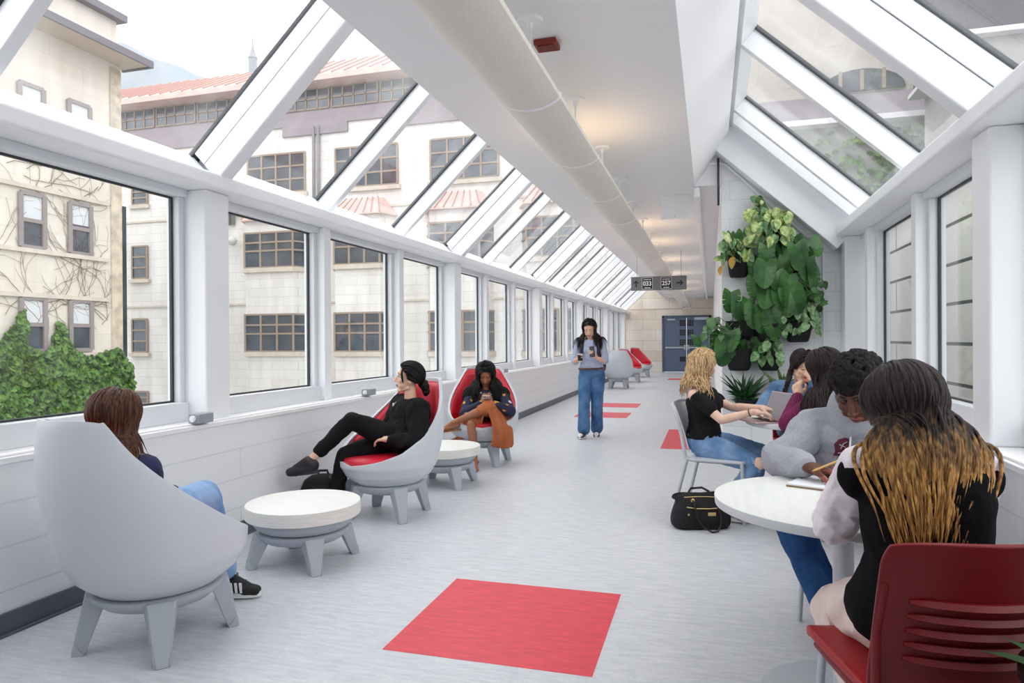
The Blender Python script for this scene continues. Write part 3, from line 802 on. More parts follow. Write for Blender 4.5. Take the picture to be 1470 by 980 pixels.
def coffee_table(loc, label):
    root = thing('coffee_table', label, 'coffee table', (loc[0], loc[1], 0), 0, 'low round coffee tables between lounge chairs')
    zt = .36
    B().lathe([(.02, zt-.078), (.332, zt-.078), (.338, zt-.073), (.338, zt-.012), (.336, zt-.001), (.02, zt-.001)], 72).obj('table_edge', M_LAM, root)
    B().lathe([(.01, zt-.0008), (.3355, zt-.0008), (.3355, zt), (.01, zt)], 72).obj('table_top', M_LAMTOP, root)
    B().lathe([(.03, .212), (.255, .212), (.285, .24), (.305, .27), (.305, .2815), (.03, .2815)], 56).obj('bowl', M_SHELL2, root)
    base(root, .205, .3)
    return root
coffee_table((-2.38, 3.65), 'low round coffee table nearest the camera, between the two nearest lounge chairs')
coffee_table((-2.38, 5.93), 'low round coffee table beside the person in the rust skirt')

M_SILVER = M('silver_powder_coat', (196,200,206), .4, .25)
M_TOPW = M('white_table_laminate', (233,234,230), .38, rgb2=(226,228,223), vscale=4, stretch=(10,1,1), detail=4)
M_TEDGE = M('grey_table_edge', (205,207,211), .5)
def round_table(loc, label):
    root = thing('round_table', label, 'table', (loc[0], loc[1], 0), 0, 'round cafe tables on the right')
    zt = .737
    B().lathe([(.01, zt-.001), (.4535, zt-.001), (.4535, zt), (.01, zt)], 96).obj('table_top', M_TOPW, root)
    B().lathe([(.02, zt-.034), (.445, zt-.034), (.452, zt-.03), (.4545, zt-.004), (.4535, zt-.0012), (.02, zt-.0012)], 96).obj('table_edge', M_TEDGE, root)
    B().lathe([(.036, .02), (.036, zt-.036)], 32).lathe([(.16, zt-.05), (.16, zt-.0345)], 24).obj('column', M_SILVER, root)
    B().lathe([(.03, 0), (.283, 0), (.288, .006), (.285, .012), (.06, .024), (.036, .03)], 64).obj('base', M_SILVER, root)
    return root
round_table((.465, 2.76), 'white round cafe table nearest the camera with a notebook on it')
round_table((.70, 5.37), 'white round cafe table with the laptops on it')

M_REDP = M('shaded_red_plastic', (116,16,24), .42, spec=.35)  # chair backs: the unlit side is put into the colour, darker than the seat
M_REDP2 = M('red_seat_plastic', (150,24,30), .45, spec=.35)
M_CHROME = M('silver_chair_tube', (186,190,197), .35, .45)
M_WHTP = M('white_chair_plastic', (222,224,228), .45)
M_GREYP = M('grey_chair_plastic', (92,96,104), .5)
def cafe_chair(loc, heading, label, m_back, m_seat, frame=None, mesh_back=False):
    root = thing('cafe_chair', label, 'chair', (loc[0], loc[1], 0), heading-PI/2, 'plastic shell cafe chairs')
    m_frame = frame or M_CHROME
    # seat pan
    sb = B()
    def f(u, v):
        x = (u-.5)*.47; y = -.20+.445*v
        z = .452 - .014*(1-(2*u-1)**2)*math.sin(PI*min(1, v*1.05)) - (.030*max(0, (v-.86)/.14)**2)
        k = 1 - .10*max(0, (v-.8)/.2)**2
        return Vector((x*k, y, z))
    sb.grid(f, 18, 22); so = sb.obj('seat', m_seat, root)
    md = so.modifiers.new('solid', 'SOLIDIFY'); md.thickness = .026; md.offset = 1
    md = so.modifiers.new('bevel', 'BEVEL'); md.width = .008; md.segments = 3; md.limit_method = 'ANGLE'
    # back panel, curved in plan, leaning back
    def bp(u, v):
        s = 2*u-1; z = .40+.470*v
        w = .232 - .018*max(0, .25-v)*4*.4
        rc = 1 - .07*max(0, (v-.88)/.12)**2
        x = s*w*rc; y = -.205 - .085*v - .02*v*v + .055*s*s
        z -= .016*(abs(s)**4)*v
        return Vector((x, y, z))
    bk = B()
    NU, NV = 36, 60
    V = [[bk.bm.verts.new(bp(i/NU, j/NV)) for j in range(NV+1)] for i in range(NU+1)]
    for i in range(NU):
        for j in range(NV):
            bk._face([V[i][j], V[i+1][j], V[i+1][j+1], V[i][j+1]], True)
    bo = bk.obj('backrest', m_back, root)
    md = bo.modifiers.new('solid', 'SOLIDIFY'); md.thickness = .014; md.offset = 0
    md = bo.modifiers.new('bevel', 'BEVEL'); md.width = .005; md.segments = 3; md.limit_method = 'ANGLE'
    # raised curved louvres across the back
    lv = B()
    for k in range(5):
        v0 = .36+.078*k
        top, bot = [], []
        rings = []
        for i in range(25):
            u = .13+.74*i/24; s = 2*u-1
            fade = math.sqrt(max(.02, 1-abs(s/.76)**8))
            c = bp(u, v0+.030*s*s); h = .011*fade
            rings.append([c+Vector((0, -.007, -h)), c+Vector((0, -.020*fade-.006, -h*.3)), c+Vector((0, -.012*fade-.006, h*.9)), c+Vector((0, -.006, h))])
        lv.loft(rings, True, True, True)
        if k == 0: pass
    lv.obj('louvre', m_back, bo)
    # side rails joining seat and back
    for s in (-1, 1):
        fr = B().tube([(s*.205, .19, .425), (s*.212, -.12, .425), (s*.222, -.19, .44), (s*.224, -.20, .50), (s*.222, -.20, .62), (s*.215, -.235, .76)], .0115, 10)
        fr.obj('side_rail', m_frame if mesh_back else m_back, root)
        B().tube([(s*.195, .17, .435), (s*.218, .205, .005)], .0115, 10).obj('leg', m_frame, root)
        B().tube([(s*.205, -.15, .435), (s*.245, -.30, .005)], .0115, 10).obj('leg', m_frame, root)
    return root
cafe_chair((.545, 2.07), rad(104), 'red cafe chair nearest the camera with curved louvres in its back', M_REDP, M_REDP2)
def wire_chair(loc, heading, label):
    root = thing('cafe_chair', label, 'chair', (loc[0], loc[1], 0), heading-PI/2, 'plastic shell cafe chairs')
    b = B(); b.box((-.21, -.2, .43), (.21, .215, .452)); b.obj('seat', M_WHTP, root, bevel=.01, seg=3)
    B().box((-.19, -.15, .418), (.19, .19, .4295)).obj('seat_underside', M('black_seat_underside', (30,31,34), .6), root, bevel=.004)
    def bp(u, v):
        s = 2*u-1; z = .50+.33*v; return Vector((s*.205, -.215-.075*v-.03*v*v+.03*s*s, z))
    k = B().grid(bp, 16, 16); o = k.obj('backrest', M_WHTP, root)
    md = o.modifiers.new('solid', 'SOLIDIFY'); md.thickness = .010; md.offset = 0
    for s in (-1, 1):
        B().tube([(s*.222, .20, .44), (s*.222, -.17, .44), (s*.222, -.205, .452), (s*.22, -.215, .50), (s*.218, -.235, .62), (s*.212, -.27, .74), (s*.200, -.305, .835), (s*.17, -.312, .845)], .0135, 10).obj('side_rail', M_SILVER, root)
        B().tube([(s*.222, .195, .45), (s*.226, .205, .22), (s*.23, .21, .004)], .013, 10).obj('leg', M_SILVER, root)
        B().tube([(s*.222, -.19, .46), (s*.235, -.25, .22), (s*.245, -.305, .004)], .013, 10).obj('leg', M_SILVER, root)
    B().tube([(-.17, -.312, .845), (0, -.318, .848), (.17, -.312, .845)], .0135, 10).obj('top_rail', M_SILVER, root)
    return root
wire_chair((.063, 5.41), rad(-11.5), 'white and silver cafe chair under the blonde person')
cafe_chair((.66, 3.62), rad(255), 'red cafe chair hidden under the person in the grey hoodie', M_REDP, M_REDP2)
cafe_chair((.74, 6.13), rad(268), 'red cafe chair under the person in the denim jacket', M_REDP, M_REDP2)
cafe_chair((.98, 4.78), rad(118), 'red cafe chair under the person in the magenta sweater', M_REDP, M_REDP2)

# ------------------------------------------------------------------ ceiling fittings
M_PERF = M('perforated_cream_metal', (226,222,212), .55, rgb2=(216,211,200), vscale=160, detail=1)
tr = thing('light_trough', 'long suspended shallow curved cream light trough running under the ceiling', 'light', (-.877, 0, 2.555))
SEG0, SEGL, RT = 3.40-4*1.22, 1.22, .2576
def arc(g=0.0, n=22):
    r = RT+g; a1 = math.asin(.1525/RT); zc = RT-.05
    return [(r*math.sin(-a1+2*a1*i/n), zc-r*math.cos(-a1+2*a1*i/n)) for i in range(n+1)]
k = 0; y = SEG0
while y+SEGL < 27.2:
    o_ = [(-.1545, .022)]+arc()+[(.1545, .022)]; i_ = [(.1505, .022)]+arc(-.004)[::-1]+[(-.1505, .022)]; poly = o_+i_
    b = B().loft([[(x, y+.003, z) for x, z in poly], [(x, y+SEGL-.003, z) for x, z in poly]], True, True, True)
    b.obj('trough_segment', M_PERF, tr)
    po = [(-.158, .025)]+arc(.004)+[(.158, .025)]+[(.150, .025)]+arc(-.007)[::-1]+[(-.150, .025)]
    B().loft([[(x, y-.012, z) for x, z in po], [(x, y+.012, z) for x, z in po]], True, True, False).obj('joint_ring', M_WHITE, tr)
    yr = y-.0
    rd = B().tube([(0, yr, -.043), (0, yr, CZ-2.555-.012)], .006, 8).obj('rod', M_WHITE, tr)
    B().lathe([(.008, -.055), (.014, -.04), (.016, -.018), (.062, -.016), (.066, -.008), (.066, 0)], 28, (0, yr, CZ-2.555)).obj('ceiling_canopy', M_WHITE, tr)
    y += SEGL; k += 1
B().loft([[(x, y-.01, z) for x, z in [(-.15, .02)]+arc()+[(.15, .02)]], [(x, y, z) for x, z in [(-.15, .02)]+arc()+[(.15, .02)]]], True, True, False).obj('end_cap', M_WHITE, tr)
M_LAMP = emit_mat('warm_lamp_tube', (255,220,178), 10)
for i, yl in enumerate((5.25, 9.9, 11.8, 14.5, 17.6, 20.6, 23.5)):
    B().tube([(0, yl-.35, .0), (0, yl+.35, .0)], .013, 10).obj('lamp_tube', M_LAMP, tr)
# red detector plate
b = B(); b.box((-.063, -.06, -.03), (.063, .06, 0)); 
dr = thing('detector', 'small dark red rectangular detector on the ceiling beside the light trough', 'detector', (-.857, 3.69, CZ-.002))
b.obj('detector_body', M('dark_red_box', (128,34,26), .5), dr, bevel=.006)
B().box((-.045, -.042, -.034), (.045, .042, -.0302)).obj('detector_grille', M('darker_red_grille', (104,24,20), .6), dr)
# access hatch hanging open
ah = thing('ceiling_hatch', 'white square access hatch hanging open from the ceiling', 'hatch', (-.385, 8.05, CZ))
B().box((-.155, -.008, -.272), (.155, .008, -.006)).obj('hatch_door', M_WHITE, ah, bevel=.003)
b = B(); b.box((-.18, -.02, -.006), (.18, .32, -.0005)); b.obj('hatch_frame', M_CEIL, ah)
B().lathe([(.006, -.006), (.006, .0)], 12, (0, -.008, -.245), 'y').obj('latch', M_STEEL, ah)
# hanging wayfinding sign
sg = thing('hanging_sign', 'grey hanging direction sign with two black room number plates', 'sign', (-.92, 13.0, 2.36))
M_SIGN = M('sign_grey', (118,118,122), .45); M_SIGNK = M('sign_black', (18,18,20), .4); M_SIGNW = M('sign_white', (240,240,240), .5)
B().box((-.505, -.02, -.128), (.505, .02, .128)).obj('sign_board', M_SIGN, sg, bevel=.003)
for xc, num, t2, b2 in ((-.205, '033', 'Pavillon', 'Building'), (.14, '257', 'Pavillon', 'Office')):
    pl = B().box((xc-.098, -.0225, -.108), (xc+.098, -.0202, .108)).obj('number_plate', M_SIGNK, sg)
    o = text_obj('number', num, .115, M_SIGNW, pl, (xc, -.024, -.005), (PI/2, 0, 0), bold=.003, sx=.92)
    fr = B()
    for z0, z1 in ((-.108, -.102), (.102, .108)): fr.box((xc-.098, -.0245, z0), (xc+.098, -.0226, z1))
    for x0 in (-.098, .092): fr.box((xc+x0, -.0245, -.102), (xc+x0+.006, -.0226, .102))
    fr.obj('plate_border', M_SIGNW, pl)
    ln = B(); ln.box((xc-.07, -.0245, .066), (xc+.07, -.0226, .078)); ln.box((xc-.055, -.0245, -.086), (xc+.055, -.0226, -.074)); ln.obj('caption_bar', M_SIGNW, pl)
def arrow(cx, up):
    b = B(); P = [(-.012, -.062), (.012, -.062), (.012, .022), (.042, -.006), (.052, .008), (0, .062), (-.052, .008), (-.042, -.006), (-.012, .022)]
    pts = []
    for x, z in P:
        if not up: x, z = z, -x
        pts.append((cx+x, -.0235, z))
    b.prism(pts, (0, -.0235, 0), (0, -.0202, 0)); b.obj('arrow', M_SIGNK, sg)
arrow(-.41, True); arrow(.385, False)
for xc in (-.395, .405): B().tube([(xc, 0, .128), (xc, 0, CZ-2.36)], .005, 8).obj('rod', M_STEEL, sg)
# exit sign
ex = thing('exit_sign', 'small white exit sign with red letters above the blue doors', 'sign', (-.885, YE-.06, 2.60))
B().box((-.17, -.03, -.10), (.17, .059, .10)).obj('sign_box', M_SIGNW, ex, bevel=.006)
text_obj('exit_letters', 'EXIT', .17, M('exit_red', (190,24,36), .5), ex, (0, -.032, .0), (PI/2, 0, 0), bold=.004)
# small grey sensor boxes on the left sill
for x, y, lab in ((-3.10, 3.62, 'small grey electrical box on the sill at the nearest column'), (-3.08, 5.80, 'small grey electrical box on the sill beside the person in black'), (-3.08, 10.2, 'small grey electrical box on the sill behind the rust skirt chair')):
    t = thing('electrical_box', lab, 'electrical box', (x, y, WT+.012))
    B().box((-.04, -.065, 0), (.045, .065, .06)).obj('housing', M('grey_box_plastic', (150,156,164), .5), t, bevel=.006)
    B().lathe([(.02, 0), (.02, -.012), (.012, -.016)], 16, (.0, -.065, .03), 'y').obj('cable_gland', M_FRAME, t)

# ------------------------------------------------------------------ loose things
M_BLKF = M('black_fabric', (16,16,19), .8, bump=.3, bscale=60, sheen=.0)
M_GOLD = M('pale_gold', (214,184,128), .35, .8)
M_BLKL = M('black_leather', (22,22,26), .45)
def soft_loft(rings): return B().loft(rings, True, True, True)
# handbag
hb = thing('handbag', 'slouching black handbag with gold zips on the floor beside the silver chair', 'handbag', (-.075, 5.03, 0), rad(18))
rings = []
for z, w, d, dx in ((.0, .185, .085, 0), (.015, .205, .10, 0), (.06, .212, .108, 0), (.12, .200, .10, .0), (.17, .178, .082, .0), (.205, .168, .060, -.005), (.235, .19, .035, -.012), (.25, .205, .018, -.018)):
    rings.append([(dx+w*math.copysign(abs(math.cos(t))**.6, math.cos(t)), d*math.copysign(abs(math.sin(t))**.7, math.sin(t))*(1+.06*math.sin(5*t+z*30)), z+.012*math.sin(3*t+1)*(z/.25)+(.02*(-math.cos(t))*(-1) if z > .22 and math.cos(t) < 0 else 0)) for t in [2*PI*i/48 for i in range(48)]])
hbo = soft_loft(rings).obj('bag_body', M_BLKF, hb, sub=1)
B().box((.02, -.112, .105), (.075, -.104, .128)).obj('name_plate', M_GOLD, hb, bevel=.002)
B().tube([(-.125, -.098, .165), (-.06, -.100, .155), (.03, -.098, .152), (.13, -.09, .155)], .0035, 6).obj('zip', M_GOLD, hb)
B().tube([(-.13, -.046, .222), (-.05, -.050, .226), (.03, -.050, .226), (.12, -.046, .218)], .003, 6).obj('zip', M_GOLD, hb)
B().tube([(-.075, -.066, .205), (-.072, -.115, .175), (-.06, -.135, .10), (-.02, -.155, .035), (.03, -.165, .008), (.075, -.158, .012), (.10, -.14, .06), (.105, -.12, .11), (.09, -.085, .175)], .0065, 8).obj('handle', M_BLKL, hb)
B().lathe([(.008, -.003), (.014, 0), (.008, .003)], 14, (-.075, -.072, .205), 'y').obj('handle_ring', M_GOLD, hb)
B().tube([(-.07, .05, .235), (-.05, .06, .262), (.03, .06, .266), (.08, .05, .238)], .008, 8).obj('handle', M_BLKL, hb)
B().sphere((-.115, -.108, .115), .007, 10, 6).obj('stud', M_GOLD, hb)
# backpack on the floor under the crossed legs
bp_ = thing('backpack', 'black backpack on the floor behind the near coffee table', 'backpack', (-2.83, 4.60, 0), rad(25))
rings = []
for z, w, d in ((.0, .15, .09), (.02, .17, .11), (.12, .175, .12), (.22, .165, .115), (.28, .14, .095), (.315, .09, .06), (.325, .03, .02)):
    rings.append([(w*math.copysign(abs(math.cos(t))**.7, math.cos(t)), d*math.copysign(abs(math.sin(t))**.7, math.sin(t)), z) for t in [2*PI*i/36 for i in range(36)]])
soft_loft(rings).obj('pack_body', M_BLKF, bp_)
B().tube([(-.04, 0, .315), (-.03, 0, .35), (.03, 0, .35), (.04, 0, .315)], .010, 8).obj('grab_handle', M_BLKL, bp_)
B().tube([(.05, -.06, .31), (.11, -.13, .26), (.14, -.135, .12), (.14, -.11, .03)], .012, 8).obj('shoulder_strap', M_BLKL, bp_)
B().tube([(-.13, -.125, .20), (0, -.128, .205), (.13, -.125, .2)], .004, 6).obj('zip', M_STEEL, bp_)
# bag on the right sill
sbg = thing('sill_bag', 'small black bag lying on the right window sill at the picture edge', 'bag', (1.32, 2.98, WT+.012), rad(80))
soft_loft([[(w*math.cos(t), d*math.sin(t), z) for t in [2*PI*i/28 for i in range(28)]] for z, w, d in ((0, .15, .07), (.02, .18, .09), (.08, .19, .085), (.12, .15, .06), (.14, .06, .02))]).obj('bag_body', M_BLKL, sbg)
B().tube([(.1, 0, .12), (.16, 0, .10), (.2, .0, .02), (.21, .02, .006)], .006, 6).obj('strap', M_BLKL, sbg)

# laptops
M_LAPK = M('rose_aluminium', (206,176,178), .35, .55); M_SCREENBACK = M('laptop_lid_back', (196,170,174), .3, .6)
def laptop(loc, heading, label, open_deg, mat, screen):
    """hinge line at the local origin, keyboard deck towards -y, screen leaning back to +y"""
    t = thing('laptop', label, 'laptop', loc, heading-PI/2, 'laptops on the far cafe table')
    B().box((-.152, -.212, 0), (.152, 0, .009)).obj('keyboard_deck', mat, t, bevel=.003)
    kb = B()
    for r in range(5):
        for c in range(12): kb.box((-.132+c*.0222, -.10+r*.018, .0091), (-.132+c*.0222+.018, -.10+r*.018+.0145, .0108))
    kb.obj('keyboard', M('black_keys', (36,36,40), .5), t)
    B().box((-.05, -.19, .0091), (.05, -.12, .0098)).obj('trackpad', M('pale_trackpad', (190,170,172), .4), t)
    a = rad(open_deg-90)
    lid = B().box((-.152, -.003, 0), (.152, .003, .208)).obj('lid', mat, t, bevel=.002)
    lid.location = (0, .002, .011); lid.rotation_euler = (-a, 0, 0)
    s = B().box((-.145, -.0042, .008), (.145, -.0032, .202)).obj('screen', screen, lid)
    return t
M_SCR = emit_mat('dim_laptop_screen', (120,116,122), .25)
laptop((.43, 5.25, .738), rad(24), 'open rose laptop under the hands of the blonde person', 112, M_LAPK, M_SCR)
nb = thing('notebook', 'small white notebook lying open on the near cafe table', 'notebook', (.40, 3.02, .738), rad(-24))
B().box((-.075, -.105, 0), (.075, .105, .006)).obj('cover', M('brown_board', (140,112,88), .7), nb)
B().box((-.073, -.102, .0062), (.073, .103, .012)).obj('pages', M('white_paper', (232,234,240), .7), nb)
# planter standing at the near right corner
np_ = thing('floor_planter', 'tall black planter with leafy plant at the lower right picture edge', 'planter', (.755, 1.60, 0))
B().lathe([(.10, 0), (.115, .02), (.15, .62), (.158, .64), (.158, .668), (.145, .672), (.14, .62), (.02, .60)], 40).obj('pot', M('gloss_black_pot', (18,20,24), .25), np_)
# ------------------------------------------------------------------ people: shared builders
def V3(*a): return Vector(a)
def _ip(x, xs, ys): return float(np.interp(x, xs, ys))
def unit(v): return Vector(v).normalized()
def ik(a, c, l1, l2, pole):
    """middle joint of a two-bone limb from a to c, bent towards pole; returns (joint, reachable end)"""
    a, c = Vector(a), Vector(c); d = c-a; L = d.length
    if L > (l1+l2)*.995: c = a + d*((l1+l2)*.995/L); d = c-a; L = d.length
    x = (l1*l1-l2*l2+L*L)/(2*L); h = math.sqrt(max(0, l1*l1-x*x)); u = d/L
    p = Vector(pole); p = p - u*p.dot(u); p.normalize()
    return a+u*x+p*h, c
class Blob(B):
    def cap(s, a, b, ra, rb=None, n=14):
        rb = ra if rb is None else rb
        a, b = Vector(a), Vector(b); d = (b-a); L = d.length
        if L < 1e-6: return s.sphere(a, ra)
        d /= L; ref = Vector((0,0,1)) if abs(d.z) < .9 else Vector((1,0,0)); u = d.cross(ref).normalized(); v = d.cross(u)
        rings = []
        for t in (-80, -50, -25, 0): rings.append((a+d*ra*math.sin(rad(t)), ra*math.cos(rad(t))))
        for t in (0, 25, 50, 80): rings.append((b+d*rb*math.sin(rad(t)), rb*math.cos(rad(t))))
        s.loft([[c+(u*math.cos(2*PI*k/n)+v*math.sin(2*PI*k/n))*r for k in range(n)] for c, r in rings]); return s
    def chain(s, pts, rr):
        for i in range(len(pts)-1): s.cap(pts[i], pts[i+1], rr[i], rr[i+1])
        return s
    def ell(s, c, r, ax=None, n=20, m=14):
        ax = ax or (Vector((1,0,0)), Vector((0,1,0)), Vector((0,0,1))); c = Vector(c); rings = []
        for i in range(1, m):
            t = PI*i/m
            rings.append([c+ax[0]*r[0]*math.sin(t)*math.cos(2*PI*k/n)+ax[1]*r[1]*math.sin(t)*math.sin(2*PI*k/n)-ax[2]*r[2]*math.cos(t) for k in range(n)])
        s.loft(rings); return s
    def mesh(s, name, voxel, smooth=3, fac=.5):
        bmesh.ops.recalc_face_normals(s.bm, faces=s.bm.faces)
        me = bpy.data.meshes.new(name); s.bm.to_mesh(me); s.bm.free()
        o = bpy.data.objects.new(name+'_tmp', me); COL.objects.link(o)
        md = o.modifiers.new('r', 'REMESH'); md.mode = 'VOXEL'; md.voxel_size = voxel; md.use_smooth_shade = True
        if smooth:
            sm = o.modifiers.new('s', 'SMOOTH'); sm.iterations = smooth; sm.factor = fac
        dg = bpy.context.evaluated_depsgraph_get(); out = bpy.data.meshes.new_from_object(o.evaluated_get(dg))
        bpy.data.objects.remove(o); bpy.data.meshes.remove(me); out.name = name
        return out
def link_mesh(name, me, mat, parent=None):
    me.materials.clear()
    for m in (mat if isinstance(mat, (list, tuple)) else [mat]): me.materials.append(m)
    o = bpy.data.objects.new(name, me); COL.objects.link(o)
    if parent:
        o.parent = parent; o.location = -Vector(parent.location)
    return o
def mverts(me):
    a = np.empty(len(me.vertices)*3, dtype=np.float32); me.vertices.foreach_get('co', a); return a.reshape(-1, 3)
def mnorms(me):
    a = np.empty(len(me.vertices)*3, dtype=np.float32); me.vertices.foreach_get('normal', a); return a.reshape(-1, 3)
def mset(me, a):
    me.vertices.foreach_set('co', a.astype(np.float32).ravel()); me.update()
def wrinkle(me, amp, scale, seed=0, stretch=(1,1,1), ridged=True):
    co = mverts(me); nn = mnorms(me); off = Vector((seed*3.1, seed*1.7, seed*.9)); d = np.empty(len(co))
    for i, c in enumerate(co):
        p = Vector((c[0]*stretch[0], c[1]*stretch[1], c[2]*stretch[2]))*scale+off
        v = mnoise.noise(p) + .5*mnoise.noise(p*2.1+off)
        d[i] = (.5-abs(v)) if ridged else v
    mset(me, co + nn*(d*amp)[:, None])
def skin(name, rgb): return M(name, rgb, .5, spec=.35, var=.05, vscale=14, sss=.12)
M_EYEW = M('eye_white', (226,222,218), .3); M_IRIS = M('dark_iris', (38,26,20), .2)

class Figure:
    def __init__(s, name, label, loc, k=.95, cat='person'):
        s.root = thing(name, label, cat, loc); s.k = k; s.body = Blob(); s.hd = None
    # ---- torso as a loft of ellipses from pelvis to neck
    TAB = [(-.13,.10,.08),(-.07,.15,.105),(0,.168,.118),(.14,.163,.112),(.38,.130,.096),(.62,.145,.112),(.80,.155,.105),(.90,.135,.088),(.97,.085,.068),(1.03,.05,.05)]
    def spine(s, t):
        P = [s.pelvis, s.belly, s.chest, s.neck]; x = t*3
        if t <= 0: return s.pelvis + (s.belly-s.pelvis)*(x)
        if t >= 1: return s.neck + (s.neck-s.chest)*(x-3)
        i = min(2, int(x)); f = x-i
        p0 = P[max(0, i-1)] if i > 0 else P[0]*2-P[1]; p1, p2 = P[i], P[i+1]; p3 = P[i+2] if i < 2 else P[3]*2-P[2]
        return .5*((2*p1)+(p2-p0)*f+(2*p0-5*p1+4*p2-p3)*f*f+(3*p1-p0-3*p2+p3)*f**3)
    def frame(s, t):
        tg = (s.spine(t+.03)-s.spine(t-.03)).normalized()
        a = unit(s.hipL-s.hipR); b = unit(s.shL-s.shR); sd = a.lerp(b, min(1, max(0, t)))
        sd = (sd-tg*sd.dot(tg)).normalized(); fw = sd.cross(tg).normalized()
        return sd, fw, tg
    def torso(s, blob, t0, t1, e=0.0, wide=1.0, deep=1.0, n=28, pts=14, tab=None, esc=None):
        tab = tab or s.TAB; ts = [t0+(t1-t0)*i/(pts-1) for i in range(pts)]; rings = []
        for t in ts:
            sd, fw, tg = s.frame(t); c = s.spine(t)
            w = _ip(t, [q[0] for q in tab], [q[1] for q in tab])*s.k*wide + e; d = _ip(t, [q[0] for q in tab], [q[2] for q in tab])*s.k*deep + e
            if esc: w += esc(t); d += esc(t)
            rings.append([c+sd*w*math.copysign(abs(math.cos(a))**.85, math.cos(a))+fw*d*math.copysign(abs(math.sin(a))**.9, math.sin(a)) for a in [2*PI*i/n for i in range(n)]])
        blob.loft(rings); return s
    def pose(s, pelvis, neck, shdir, hipdir, bend=0.0, shw=.165, hipw=.085):
        """pelvis/neck points, shdir/hipdir = direction towards the person's left"""
        s.pelvis, s.neck = Vector(pelvis), Vector(neck)
        sh = unit(shdir); hp = unit(hipdir); ax = (s.neck-s.pelvis); fw = sh.cross(ax).normalized()
        s.belly = s.pelvis+ax*.32-fw*bend*.6; s.chest = s.pelvis+ax*.70-fw*bend
        s.shL = s.neck - ax.normalized()*.055*s.k + sh*shw*s.k; s.shR = s.neck - ax.normalized()*.055*s.k - sh*shw*s.k
        s.hipL = s.pelvis+hp*hipw*s.k; s.hipR = s.pelvis-hp*hipw*s.k
        s.fw = fw
    def arms(s, wrL, wrR, poleL, poleR, l1=.285, l2=.245):
        s.elL, s.wrL = ik(s.shL, wrL, l1*s.k, l2*s.k, poleL); s.elR, s.wrR = ik(s.shR, wrR, l1*s.k, l2*s.k, poleR)
    def legs(s, anL, anR, poleL, poleR, l1=.43, l2=.41):
        s.knL, s.anL = ik(s.hipL, anL, l1*s.k, l2*s.k, poleL); s.knR, s.anR = ik(s.hipR, anR, l1*s.k, l2*s.k, poleR)
    # ---- bare body pieces
    def add_body(s, arms=True, legs=True, thin=1.0):
        k = s.k; b = s.body
        s.torso(b, -.1, 1.03, -.012)
        b.cap(s.neck-(s.neck-s.chest).normalized()*.04, s.hc - s.hU*.05*k - s.hF*.012, .05*k, .047*k)
        for sh in (s.shL, s.shR): b.cap(s.neck-(s.neck-s.chest).normalized()*.035*k, sh, .040*k, .045*k)
        for sh, el, wr in ((s.shL, s.elL, s.wrL), (s.shR, s.elR, s.wrR)):
            b.chain([sh, sh.lerp(el, .4), el], [.047*k*thin, .043*k*thin, .034*k*thin]); b.chain([el, el.lerp(wr, .3), wr], [.034*k*thin, .036*k*thin, .0235*k*thin])
        for hp, kn, an in ((s.hipL, s.knL, s.anL), (s.hipR, s.knR, s.anR)):
            b.chain([hp, hp.lerp(kn, .5), kn], [.08*k*thin, .068*k*thin, .05*k*thin]); b.chain([kn, kn.lerp(an, .3), an], [.048*k*thin, .05*k*thin, .031*k*thin])
    def foot(s, an, toe_dir, blob=None, e=0.0):
        b = blob or s.body; k = s.k; d = unit(toe_dir); up = Vector((0,0,1)); up = (up-d*up.dot(d)).normalized()
        heel = an - d*.035*k - up*.04*k; ball = an + d*.105*k - up*.058*k; toe = an + d*.155*k - up*.062*k
        b.cap(an, heel+up*.012*k, .033*k+e, .030*k+e); b.cap(an, ball+up*.01*k, .032*k+e, .026*k+e)
        sd = d.cross(up)
        for t in (-1, 1): b.cap(heel, ball+sd*.018*k*t, .024*k+e, .024*k+e); b.cap(ball+sd*.018*k*t, toe+sd*.012*k*t, .024*k+e, .019*k+e)
    def hand(s, wr, d, n, side, curl=(.35, .35, .4, .45, .3), spread=.12, size=1.0):
        """d: wrist to knuckles, n: direction the palm faces, side: towards the thumb"""
        k = s.k*size; b = s.body; d = unit(d); n = Vector(n); n = (n-d*n.dot(d)).normalized(); sd = Vector(side); sd = (sd-d*sd.dot(d)-n*sd.dot(n)).normalized()
        wr = Vector(wr)
        b.cap(wr-d*.01*k, wr+d*.03*k, .023*k, .024*k)
        offs = (.030, .010, -.010, -.028); lens = (.92, 1.0, .94, .76); kn = (.082, .085, .080, .072)
        for i in range(4):
            root = wr+d*.02*k+sd*offs[i]*.6*k; kp = wr+d*kn[i]*k+sd*offs[i]*k
            b.cap(root, kp, .0135*k, .0112*k)
            ang = 0; p = kp; r = .0098*k; fd = (d+sd*spread*(offs[i]/.03)).normalized()
            for L in (.043, .026, .021):
                ang += curl[i]*(1.0 if L > .03 else 1.15)
                q = p + (fd*math.cos(ang)+n*math.sin(ang))*L*lens[i]*k
                b.cap(p, q, r, r*.9, 10); p = q; r *= .9
        t0 = wr+d*.018*k+sd*.016*k+n*.006*k; td = (d*.62+sd*.72+n*.35).normalized(); t1 = t0+td*.042*k
        td2 = (d*.9+sd*(.45-curl[4])+n*(.25+curl[4])).normalized(); t2 = t1+td2*.032*k; t3 = t2+(d*.9+sd*(.2-curl[4])+n*(.2+curl[4]*1.3)).normalized()*.026*k
        b.cap(t0, t1, .0165*k, .0125*k, 10); b.cap(t1, t2, .012*k, .0105*k, 10); b.cap(t2, t3, .0102*k, .0085*k, 10)
